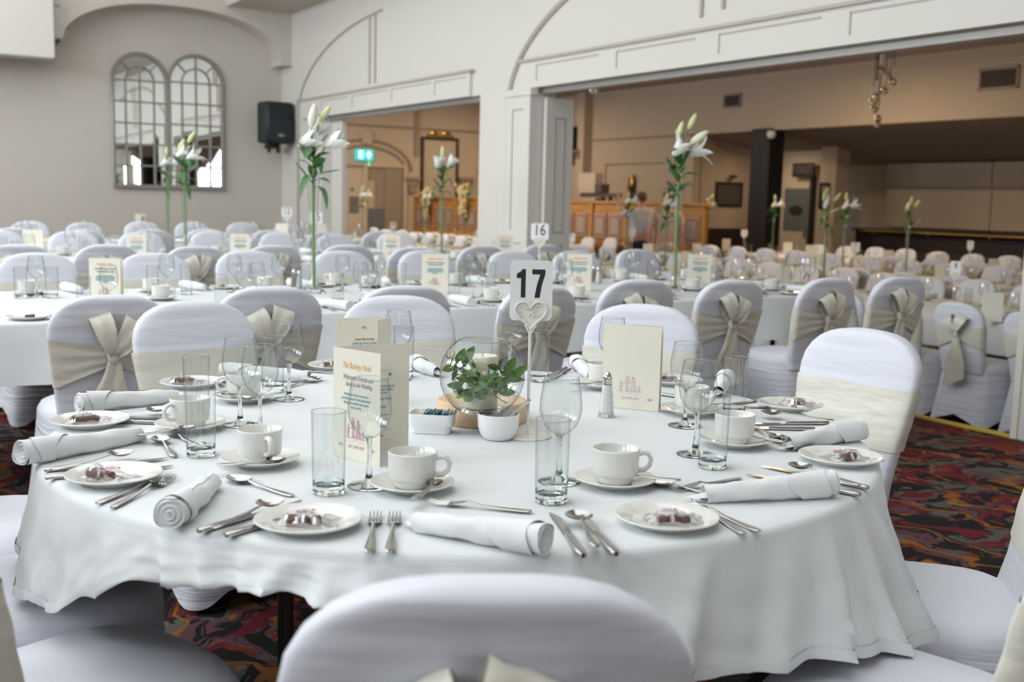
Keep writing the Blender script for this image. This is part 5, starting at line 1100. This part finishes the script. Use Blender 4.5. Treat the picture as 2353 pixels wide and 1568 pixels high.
# ================================================================ long tables in rows
ORD = 'first second third fourth fifth sixth seventh eighth ninth tenth eleventh twelfth thirteenth fourteenth fifteenth sixteenth seventeenth eighteenth nineteenth twentieth'.split()
ORD += ['twenty-'+x for x in ORD[:9]]+['thirtieth']+['thirty-'+x for x in ORD[:9]]+['fortieth']+['forty-'+x for x in ORD[:9]]
def long_cloth(loc, rz, L, Wd, lab, drop=.25, seed=0):
    """local x along the table from 0 to L, y across; origin on the floor"""
    r = .05; per = []
    hx, hy = L/2, Wd/2
    for (sx, sy, a0) in ((1, -1, -pi/2), (1, 1, 0), (-1, 1, pi/2), (-1, -1, pi)):
        per += [(sx*(hx-r)+r*cos(a0+j*pi/8), sy*(hy-r)+r*sin(a0+j*pi/8), cos(a0+j*pi/8), sin(a0+j*pi/8)) for j in range(5)]
    P = []
    for k in range(len(per)):
        p, q = per[k], per[(k+1) % len(per)]; n = max(1, int(math.hypot(q[0]-p[0], q[1]-p[1])/.05))
        for j in range(n): t = j/n; P.append(tuple(p[i]+(q[i]-p[i])*t for i in range(4)))
    n = len(P); lev = [(0, .75), (.008, .747), (.012, .738), (.018, .66), (.026, .60), (.034, .75-drop)]; mb = MB()
    for o, z in lev:
        s = (.738-z)/.24
        for k, (x, y, nx, ny) in enumerate(P):
            w = .03*max(0, s)*noise.noise(Vector((x*3.4, y*3.4, seed)))*(1.6 if o > .02 else 1)+.010*max(0, s)*noise.noise(Vector((x*11, y*11, seed+5)))
            c = abs(nx*ny)*2; mb.v.append((hx+x+nx*(o+w+.03*c*s), y+ny*(o+w+.03*c*s), z-.10*c*max(0, s)**2))
    for i in range(len(lev)-1):
        for k in range(n): mb.f.append([i*n+k, i*n+(k+1) % n, (i+1)*n+(k+1) % n, (i+1)*n+k]); mb.m.append(0)
    mb.f.append(list(range(n))); mb.m.append(0)
    o = obj('tablecloth', mb, 'cloth', None, loc, rz, 1.0); tag(o, 'white cloth over '+lab, 'tablecloth', 'tablecloths on the long tables')
    e = empty('trestle_table', loc, rz, 'trestle table under the cloth of '+lab, 'table', 'trestle tables')
    obj('tabletop', MB().box(.03, L-.03, -hy+.03, hy-.03, .70, .74), 'underside', e)
    for x in (.4, L/2, L-.4):
        for y in (-hy+.3, hy-.3): obj('leg', MB().tube([(x, y, 0), (x, y, .70)], .017, 6), 'legw', e)
TZ = .7508
GN = {}
def grp(o, label, cat, group): return tag(o, label, cat, group)
def row_chairs(pts, rz, z, protos, where, R):
    m = len(pts)
    for k, p in enumerate(pts):
        lab = 'white covered chair, %s from left, %s' % (ORD[k], where)
        o = place(protos[R.randrange(len(protos))], 'banquet_chair', Vector((p.x, p.y, z)), rz+R.uniform(-.07, .07), lab, 'chair', 'chairs along the long tables')
        s = R.uniform(.985, 1.015); o.scale = (s, s, s)
Rg = rnd(77)
# near hall: three rows along n; forward of the near side chairs is -U, of the far side +U
RZA = atan2(-U.y, -U.x)-pi/2; RZB = atan2(U.y, U.x)-pi/2; RZN = atan2(N.y, N.x)
ROWS = [(-5.52, 'first long table', 'the first long table behind number 17'), (-9.08, 'second long table', 'the second long table with number 15'), (-12.4, 'third long table', 'the third long table by the mirror wall')]
near_n = [[.86, 1.47, 2.07, 2.73, 3.32, 3.93, 4.62, 5.22], [1.02, 1.55, 2.15, 2.72, 3.32, 3.86, 4.48, 5.08], [1.4, 2.0, 2.65, 3.2, 3.85, 4.45, 5.1]]
far_n = [[1.0, 1.65, 2.25, 2.88, 3.50, 4.2, 4.76, 5.36], [1.2, 1.8, 2.4, 3.05, 3.7, 4.3, 4.95], [1.9, 2.5, 3.15, 3.75, 4.4, 5.0]]
def low(me_proto, name, p, rz, lab, cat, group): return place(me_proto, name, p, rz, lab, cat, group)
def seat_ware(c, side, along, out, z, where, full, R, hi=False):
    """c = point at the table edge in front of a seat; along/out = unit vectors along the edge and towards the table centre"""
    P = lambda a, o: c+along*a+out*o+Vector((0, 0, z))
    j = lambda s=.02: R.uniform(-s, s)
    base = atan2(out.y, out.x)-pi/2
    low(WGL, 'wine_glass', P(.17+j(), .36+j()), 0, 'stemmed wine glass on '+where, 'glass', 'wine glasses on the long tables')
    low(TBL, 'tumbler', P(.08+j(), .42+j()), 0, 'clear tumbler on '+where, 'glass', 'tumblers on the long tables')
    o = lk('rolled_napkin', NKL[R.randrange(2)], None, P(-.02+j(), .03+j(.01)), base+pi/2+R.uniform(-.4, .4)); tag(o, 'white rolled napkin on '+where, 'napkin', 'napkins on the long tables')
    o = lk('side_plate', PLAL, None, P(-.20+j(), .12+j())); tag(o, 'white side plate on '+where, 'plate', 'plates on the long tables')
    if full:
        q = P(.20+j(), .24+j()); o = lk('saucer', SAUL, None, q); tag(o, 'white saucer on '+where, 'saucer', 'saucers on the long tables')
        low(CUPL, 'tea_cup', q+Vector((0, 0, .0068)), R.uniform(0, 6.28), 'white cup on '+where, 'cup', 'cups on the long tables')
        o = lk('chocolate', CHO[R.randrange(3)], None, P(-.20, .12)+Vector((j(.008), j(.008), .0080)), R.uniform(0, 3)); tag(o, 'brown chocolate on a side plate on '+where, 'chocolate', 'chocolates on the long tables')
    if hi:
        for nm, me, a in (('table_knife', KNJ, .10), ('table_fork', FKJ, -.09), ('dessert_spoon', SPJ, .125)):
            o = lk(nm, me, None, P(a+j(.006), .03), base+R.uniform(-.08, .08)); tag(o, nm.replace('_', ' ')+' on '+where, nm.split('_')[1], 'cutlery on the long tables')
for i, (uc_, nm, nmc) in enumerate(ROWS):
    n0 = -.15 if i == 0 else .5
    long_cloth(un(uc_, n0), RZN, 5.47-n0, 1.5, nmc, .25, i*3)
    row_chairs([un(uc_+1.02, n) for n in near_n[i]], RZA, 0, CH if i < 2 else CL, 'near side of the %s long table' % ORD[i], Rg)
    row_chairs([un(uc_-1.06, n) for n in far_n[i]], RZB, 0, CH if i < 1 else CL, 'far side of the %s long table' % ORD[i], Rg)
    for n in near_n[i]: seat_ware(un(uc_+.75, n), 0, N, -U, TZ, nm, i < 2, Rg, i == 0)
    for n in far_n[i]: seat_ware(un(uc_-.75, n), 1, -N, U, TZ, nm, i < 2, Rg, i == 0)
# things picked out on the first and second long tables
def on_t(x, y, z=TZ): p = at(x, y, z); p.z = TZ; return p
W1 = ROWS[0][1]; W2 = ROWS[1][1]
for (x, y) in ((538, 586), (590, 603), (787, 586), (850, 601), (1110, 599), (1300, 595), (1450, 583), (1726, 594), (1862, 594)):
    p = at(x, y, TZ+.205); p.z = TZ; low(WGL, 'wine_glass', p, 0, 'stemmed wine glass on '+W1, 'glass', 'wine glasses on the long tables')
for (x, y) in ((46, 614), (350, 611), (1066, 602)):
    p = at(x, y, TZ+.152); p.z = TZ; low(TBL, 'tumbler', p, 0, 'clear tumbler on '+W1, 'glass', 'tumblers on the long tables')
def card_at(x, y, rz, lab, pr=None, z=TZ):
    p = at(x, y, TZ+MH if z == TZ else z+MH); p.z = z; d = Matrix.Rotation(rz, 3, 'Z') @ Vector((MW/2, 0, 0)); return place(pr or MCL, 'menu_card', p-d, rz, lab, 'menu card', 'menu cards on the long tables')
card_at(240, 594, -.06, 'cream printed menu card on the first long table at far left'); card_at(1000, 584, .04, 'cream printed menu card on the first long table, left of the number 16 stand')
card_at(1332, 584, -.12, 'cream printed menu card on the first long table, right of number 17'); card_at(1609, 585, -.10, 'cream printed menu card on the first long table, behind the right chairs')
card_at(313, 539, -.05, 'cream menu card on the second long table, at left'); card_at(551, 538, .02, 'cream menu card on the second long table, below the pair of mirrors'); card_at(899, 540, -.10, 'cream menu card on the second long table, left of the slim vase'); card_at(1160, 541, .0, 'cream menu card on the second long table, by the pier')
card_at(317, 492, -.7, 'cream menu card on the third long table, at left', MCX); card_at(75, 528, .1, 'cream menu card on the third long table, at the left edge', MCX); card_at(648, 514, -.3, 'cream menu card on the third long table near number 12', MCX); card_at(735, 515, .2, 'cream menu card on the third long table beside number 15', MCX)
place(SALT, 'salt_shaker', on_t(688, 668), 0, 'white salt shaker beside the tall left vase', 'shaker'); place(PEPPER, 'pepper_shaker', on_t(676, 664), 0, 'brown pepper shaker beside the tall left vase', 'shaker')
place(SALT, 'salt_shaker', on_t(1374, 652), 0, 'white salt shaker on the first long table right of number 17', 'shaker'); place(PEPPER, 'pepper_shaker', on_t(1364, 650), 0, 'brown pepper shaker on the first long table right of number 17', 'shaker')
for (x, y, h) in ((1425, 642, 180), (1590, 668, -20), (1772, 668, 30), (772, 655, 190), (370, 690, 0)):
    p = on_t(x, y); o = lk('saucer', SAUL, None, p); tag(o, 'white saucer on '+W1, 'saucer', 'saucers on the long tables'); place(CUPL, 'tea_cup', p+Vector((0, 0, .0068)), rad(h), 'white cup on '+W1, 'cup', 'cups on the long tables')
def stand(x, y, num, lab, zt=.7508, rz=0, size=.062): p = at(x, y, zt+.405); p.z = zt; return number_stand(p, rz, num, lab, .102, .098, .405, .29, True, size)
number_stand(on_t(1237, 657), -.03, 16, 'white number 16 card on an ivory stand behind number 17', .112, .105, .395, .275, True, .098)
p = un(-9.0, 3.53, TZ); number_stand(p, .1, 15, 'white number 15 card on an ivory stand, right of the tall left vase', .112, .105, .395, .275, True, .098)
p = un(-11.7, 4.25, TZ); number_stand(p, .05, 12, 'white number 12 card on an ivory stand, left of the tall left vase', .112, .105, .395, .275, True, .098)
# --- vases and lilies
def vase(p, lab, spec, seed, pr, hi=True, rz=0):
    place(pr, 'lily_vase', p, 0, 'tall clear trumpet vase '+lab, 'vase'); return lily(p, spec, 'white lily stem in the tall vase '+lab, None, seed, .03, hi)
S1 = [('w', -.012, -.01, .90, -.1), ('g', .025, .03, .93, .2), ('h', -.075, -.03, .80, -.7), ('h', .068, -.03, .80, .5), ('h', -.03, .05, .86, -.4)]
S2 = [('g', -.02, .0, .93, -.15), ('g', .05, .02, .99, .1), ('w', .055, -.03, .90, .35), ('o', -.055, -.04, .83, -.4), ('o', .055, .01, .84, .6)]
S3 = [('g', .0, .0, .90, .0), ('h', -.045, -.02, .80, -.15), ('h', .045, .0, .82, .2)]
S4 = [('g', .03, .0, .93, .2), ('g', -.05, .0, .86, -.3), ('o', .03, -.03, .80, .5), ('o', -.06, 0, .82, -.6)]
S5 = [('g', -.05, 0, .90, -.2), ('g', .0, .02, .92, 0), ('g', .055, 0, .89, .2), ('w', -.045, -.03, .82, -.2)]
S6 = [('g', .0, 0, .92, 0), ('o', -.05, -.02, .82, -.5), ('o', .05, 0, .84, .5)]
S7 = [('g', .01, 0, .88, 0), ('g', .05, 0, .86, .2), ('w', -.05, -.02, .80, -.2)]
vase(on_t(720, 673), 'on the first long table, left of centre', S1, 1, VA); vase(on_t(1549, 668), 'on the first long table, right of centre', S2, 2, VA)
vase(un(-9.1, 2.44, TZ), 'in front of the arched mirrors, on the second long table', S4, 3, VAL); vase(un(-9.1, 4.80, TZ), 'on the second long table before the oak partition', S3, 4, VAL); vase(un(-12.5, 3.16, TZ), 'on the third long table below the mirrors', S6, 5, VAL, False)
# fish bowls as centrepieces on the third table
FB = [('glass', MB().lathe([(r, z) for r, z in prof[::2]], 16).mesh('glass', 'thin', 2), []), ('greenery', None, [])]
def small_bowl(p, lab):
    e = empty('fish_bowl', p, 0, lab, 'bowl'); lk('glass', FB[0][1], e); mb = MB(); R = rnd(6)
    for k in range(26):
        a = R.uniform(0, 6.28); r = .065*R.random()**.5; mb.ball((r*cos(a), r*sin(a), R.uniform(.03, .13)), (.022, .012, .010), 6, 4)
    obj('greenery', mb, 'leaf', e)
small_bowl(un(-12.1, 1.62, TZ), 'round glass bowl of greenery at the left picture edge on the third long table'); small_bowl(un(-12.0, 4.3, TZ), 'round glass bowl of greenery below number 12')
# ---------------------------------------------------------------- lower hall: three rows along u
RZU = RZ
BR = [(8.28, -21.0, -4.2, 'front row, lower hall'), (11.1, -22.0, -6.9, 'middle row, lower hall'), (14.0, -14.6, -8.8, 'back row, lower hall')]
RZF = atan2(N.y, N.x)-pi/2; RZC = atan2(-N.y, -N.x)-pi/2
TZB = ZB+.7508
CNT = 0
for i, (nc_, u0, u1, nm) in enumerate(BR):
    segs = [(u0, u1)] if u0 > -15 else [(u0, -15.2), (-14.3, u1)]
    for s, (a, b) in enumerate(segs):
        nm2 = nm+(' beyond left opening' if (s == 0 and len(segs) == 2) else '')
        nm3 = ('front', 'middle', 'back')[i]+' row'+(' beyond left opening' if (s == 0 and len(segs) == 2) else ' in lower hall')
        if i == 1 and s == 0: b = -16.4
        long_cloth(un(a, nc_, ZB), RZU, b-a, 1.42, 'the tables of the '+nm2, .25, 20+i*2+s)
        k = int((b-a)/.63); us = [a+.32+(b-a-.64)*j/(max(1, k-1)) for j in range(k)]
        if i == 0 and s == 1: us = [-4.56-.57*j for j in range(13, -1, -1)]
        row_chairs([un(u, nc_-1.0) for u in us], RZF, ZB, CL, 'near side, '+nm3, Rg); row_chairs([un(u, nc_+1.04) for u in us], RZC, ZB, CL, 'far side, '+nm3, Rg)
        for j, u in enumerate(us):
            seat_ware(un(u, nc_-.71), 0, -U, N, TZB, nm2, i == 0 and s == 1, Rg); seat_ware(un(u, nc_+.71), 1, U, -N, TZB, nm2, False, Rg)
def cardb(x, y, rz, lab):
    p = at(x, y, TZB+MH); p.z = TZB; place(MCX, 'menu_card', p, rz, lab, 'menu card', 'menu cards in the lower hall')
for k, (x, y) in enumerate(((1478, 560), (1592, 560), (1660, 549), (1800, 557), (1852, 563), (1782, 616), (1860, 585), (1962, 592), (2030, 575), (2150, 584), (2150, 607), (2272, 595), (2258, 672), (1565, 578))):
    cardb(x, y, Rg.uniform(-.5, .3), 'plain cream menu card in the lower hall, %s from the left' % ORD[k])
def vb(x, ytop, d, lab, spec, seed):
    """vase in the lower hall from the pixel of its rim"""
    p = at(x, ytop, TZB+.645); p.z = TZB; vase(p, lab, spec, seed, VAL, False)
vb(1897, 545-48, 0, 'with green buds in the lower hall before the bar', S5, 6) if False else None
def vbn(x, nrow, lab, spec, seed):
    r = ray(x, 560); t = nrow/(r.dot(N)); p = CAM+r*t; p.z = TZB; vase(p, lab, spec, seed, VAL, False)
vbn(1897, 8.3, 'with green buds in the lower hall before the bar', S5, 6); vbn(1938, 11.1, 'with open lilies just right of the green-budded vase', S6, 7); vbn(2085, 11.0, 'furthest right in the lower hall below the shutters', S7, 8); vbn(1775, 13.9, 'before the frosted toilet door', S6, 9)
vbn(1623, 13.6, 'left of the black framed picture', S4, 10); vbn(1440, 11.2, 'beside the man in the grey shirt', S6, 11); vbn(1530, 8.4, 'behind the tall first-table vase at right', S4, 12); vbn(832, 8.3, 'before the passage door in the lower hall', S6, 13); vbn(975, 11.0, 'before the left end of the oak partition', S6, 14)
def signb(x, nrow, num, lab, rz=0):
    r = ray(x, 560); t = nrow/(r.dot(N)); p = CAM+r*t; p.z = TZB; number_stand(p, rz, num, lab, .11, .12, .405, .28, True, .085)
signb(2200, 8.2, 4, 'white number card standing in the lower hall at right, edge towards us', -1.0); signb(1966, 11.0, 7, 'white number card right of the twin lower hall vases', -.3); signb(1709, 13.9, 2, 'white number card before the dark column', -.2); signb(1452, 11.3, 1, 'white number card in front of the man in the grey shirt', -.2); signb(1312, 8.5, 9, 'white number card just right of the pier', -.5); signb(2230, 14.0, 5, 'white number card before the bar at far right', -1.1); signb(903, 8.2, 10, 'white number card before the passage door', .2)
# hanging cream blossom on the partition
for (x, y, nm) in ((980, 440, 'left'), (1062, 432, 'right')):
    p = onn(x, y, NP-.15); e = empty('hanging_blossom', un(p.x, NP-.12, p.z), RZ, 'cream hanging blossom on the oak partition, the %s one' % nm, 'flowers'); mb = MB(); R = rnd(int(x))
    for k in range(70): t = R.random(); mb.ball((R.gauss(0, .10*(1-t*.5)), R.gauss(0, .04)-.02, .08-.72*t), (.045, .045, .05), 6, 4)
    obj('blossom', mb, 'wisteria', e); obj('leaf', MB().ball((.25, 0, -.1), (.14, .03, .09), 8, 5).tube([(0, 0, .05), (.25, 0, -.05)], .012, 5), 'lilyleaf', e)
p = onn(752, 470, 10); e = empty('flower_spray', un(p.x, 10, p.z), RZ, 'cream and green flower spray at the edge of the left opening', 'flowers')
mb = MB(); R = rnd(3)
for k in range(24): mb.ball((R.gauss(0, .06), R.gauss(0, .05), R.gauss(-.05, .14)), (.05, .04, .04), 6, 4)
obj('foliage', mb, 'lilyleaf', e); obj('blossom', MB().ball((.03, -.06, -.08), (.07, .05, .09), 8, 6), 'wisteria', e); obj('stand', MB().tube([(0, 0, -.2), (0, 0, ZB-p.z)], .015, 6), 'legw', e)
# ================================================================ people in the lower hall
def skin_mesh(name, joints, edges, m, sub=2):
    me = bpy.data.meshes.new(name); me.from_pydata([j[:3] for j in joints], edges, []); o = bpy.data.objects.new(name, me); C.objects.link(o)
    md = o.modifiers.new('s', 'SKIN'); sk = me.skin_vertices[0].data
    for k, j in enumerate(joints): sk[k].radius = (j[3], j[4] if len(j) > 4 else j[3]); sk[k].use_root = (k == 0)
    md.use_smooth_shade = True; o.modifiers.new('d', 'SUBSURF').levels = sub
    dg = bpy.context.evaluated_depsgraph_get(); r = bpy.data.meshes.new_from_object(o.evaluated_get(dg)); bpy.data.objects.remove(o)
    r.materials.clear(); r.materials.append(MT[m]); r.name = name
    for p in r.polygons: p.use_smooth = True
    return r
def person(loc, rz, label, tee, trousers, raise_left, group=None):
    e = empty('person', loc, rz, label, 'person', group)
    la = [(-.21, 0, 1.42, .055), (-.36, .10, 1.36, .045), (-.40, .20, 1.52, .034), (-.415, .22, 1.60, .030)] if raise_left else [(-.21, 0, 1.42, .055), (-.27, -.02, 1.16, .045), (-.26, .06, .92, .034), (-.255, .08, .84, .034)]
    ra = [(.21, 0, 1.42, .055), (.275, -.02, 1.15, .045), (.285, .05, .90, .034), (.285, .07, .81, .034)]
    J = [(0, 0, .98, .15, .105), (0, -.005, 1.18, .14, .10), (0, -.01, 1.36, .165, .10), (0, 0, 1.47, .07, .065), (0, .01, 1.54, .052, .055), (0, .02, 1.62, .072, .085), (0, .02, 1.71, .075, .09)]
    n = len(J); J += la; J += ra; m = n+8
    E_ = [(0, 1), (1, 2), (2, 3), (3, 4), (4, 5), (5, 6), (2, n), (n, n+1), (n+1, n+2), (n+2, n+3), (2, n+4), (n+4, n+5), (n+5, n+6), (n+6, n+7)]
    for s in (-1, 1):
        k = len(J); J += [(s*.10, 0, .88, .092), (s*.105, .01, .50, .062), (s*.105, -.02, .10, .042), (s*.11, .12, .035, .040, .032)]; E_ += [(0, k), (k, k+1), (k+1, k+2), (k+2, k+3)]
    # hands: palm, four fingers and a thumb
    for (base, up) in ((n+3, 1 if raise_left else -1), (n+7, -1)):
        bx_, by_, bz_ = J[base][:3]; k = len(J); J.append((bx_, by_+.01, bz_+up*.07, .030, .016)); E_.append((base, k))
        for f in range(4):
            q = len(J); x = bx_-.027+.018*f; L = (.055, .068, .064, .05)[f]; J += [(x, by_+.012, bz_+up*.10, .0085), (x, by_+.022, bz_+up*(.10+L), .007)]; E_ += [(k, q), (q, q+1)]
        q = len(J); J += [(bx_+.036, by_+.02, bz_+up*.06, .010), (bx_+.052, by_+.03, bz_+up*.09, .008)]; E_ += [(base, q), (q, q+1)]
    lk('body', skin_mesh('body', J, E_, 'skin'), e)
    sh = [(0, 0, .96, .165, .12), (0, -.005, 1.18, .158, .115), (0, -.01, 1.36, .178, .115), (0, 0, 1.455, .085, .08)]
    sl = [(*la[0][:3], .075), ((la[0][0]+la[1][0])/2-.01, (la[0][1]+la[1][1])/2, (la[0][2]+la[1][2])/2-.01, .070), (*[la[0][i]+(la[1][i]-la[0][i])*.85 for i in range(3)], .066)]
    sr = [(*ra[0][:3], .075), ((ra[0][0]+ra[1][0])/2+.01, -.01, (ra[0][2]+ra[1][2])/2, .070), (*[ra[0][i]+(ra[1][i]-ra[0][i])*.85 for i in range(3)], .066)]
    lk('tshirt', skin_mesh('tshirt', sh+sl+sr, [(0, 1), (1, 2), (2, 3), (2, 4), (4, 5), (5, 6), (2, 7), (7, 8), (8, 9)], tee), e)
    tr_ = [(0, 0, .99, .168, .122), (0, 0, .90, .165, .125)]; te = [(0, 1)]
    for s in (-1, 1): k = len(tr_); tr_ += [(s*.10, 0, .80, .105), (s*.105, .01, .50, .080), (s*.105, -.02, .10, .065)]; te += [(1, k), (k, k+1), (k+1, k+2)]
    lk('trousers', skin_mesh('trousers', tr_, te, trousers), e)
    hb = MB().grid(lambda u, v: (.083*sin(pi*(.02+.60*v))*cos(2*pi*u), .012+.098*sin(pi*(.02+.60*v))*sin(2*pi*u)-.012*v, 1.675+.098*cos(pi*(.02+.60*v))-(.02*v if sin(2*pi*u) < 0 else -.05*v)), 16, 8, cu=True)
    obj('hair', hb, 'hair', e, smooth=2)
    fc = MB().ball((0, .118, 1.645), (.012, .018, .02), 6, 5).ball((-.03, .100, 1.672), (.012, .006, .006), 6, 4).ball((.03, .100, 1.672), (.012, .006, .006), 6, 4).ball((0, .103, 1.60), (.022, .006, .006), 6, 4).ball((-.08, .01, 1.65), (.01, .02, .03), 6, 5).ball((.08, .01, 1.65), (.01, .02, .03), 6, 5)
    obj('face', fc, 'skin', e, smooth=2)
    obj('shoes', MB().ball((-.11, .08, .035), (.048, .13, .045), 10, 6).ball((.11, .08, .035), (.048, .13, .045), 10, 6), 'black', e, smooth=2)
    return e
r = ray(1472, 540); p = CAM+r*(12.0/r.dot(N)); p.z = ZB
s = person(p, -.10, 'man in a grey t-shirt seen from behind, left hand raised by the partition', 'tee', 'trouser', True)
r = ray(1530, 540); p = CAM+r*(12.0/r.dot(N)); p.z = ZB
person(p, .1, 'person in pale beige clothes half hidden behind the tall vase at right', 'beige', 'beige', False)
# ================================================================ labels of the small things on the long tables: count the ones in sight from the left
dg = bpy.context.evaluated_depsgraph_get(); dg.update()
GLASSY = {'thin_clear_glass', 'glass_rim', 'solid_clear_glass', 'cellophane', 'thin_far_glass'}
def top_of(o):
    while o.parent: o = o.parent
    return o
def in_sight(o):
    c = o.matrix_world.translation
    hs = {'wine_glass': (.15, .19), 'tumbler': (.08, .14), 'tea_cup': (.03, .06), 'menu_card': (.1, .2), 'rolled_napkin': (.03,)}.get(o.name.split('.')[0], (.014,))
    for h in hs:
        t = c+Vector((0, 0, h)); d = t-CAM; L = d.length; d.normalize(); p = CAM.copy()
        x = (t-CAM).dot(Rv)/(t-CAM).dot(Fv)*FPX+1176.5
        if not 0 <= x <= 2353: continue
        for hop in range(14):
            ok, loc, nrm, idx, ob, mw = SC.ray_cast(dg, p, d)
            if not ok or (loc-CAM).length > L-.045: return True
            if top_of(ob) == o or top_of(ob.original) == o: return True
            if ob.data.materials and ob.data.materials[0] and ob.data.materials[0].name in GLASSY: p = loc+d*.001; continue
            break
    return False
sets = {}; dead = []
for o in C.objects:
    if not o.parent and o.get('group') in ('wine glasses on the long tables', 'tumblers on the long tables', 'cups on the long tables', 'saucers on the long tables', 'napkins on the long tables', 'plates on the long tables', 'chocolates on the long tables', 'cutlery on the long tables'):
        sets.setdefault(o['label'], []).append(o)
for lb, os_ in sets.items():
    q = []
    for o in os_:
        w = o.matrix_world.translation-CAM; o_x = w.dot(Rv)/w.dot(Fv)
        if in_sight(o): q.append((o_x, o))
        elif 'lower hall' in lb: dead.append(o)
        else: o['label'] = lb+', out of sight'
    q.sort(key=lambda t: t[0])
    for k, (x, o) in enumerate(q):
        if len(q) > 1 and k < len(ORD): o['label'] = lb+', %s from left' % ORD[k]
for o in dead:
    for c in list(o.children_recursive): bpy.data.objects.remove(c)
    bpy.data.objects.remove(o)
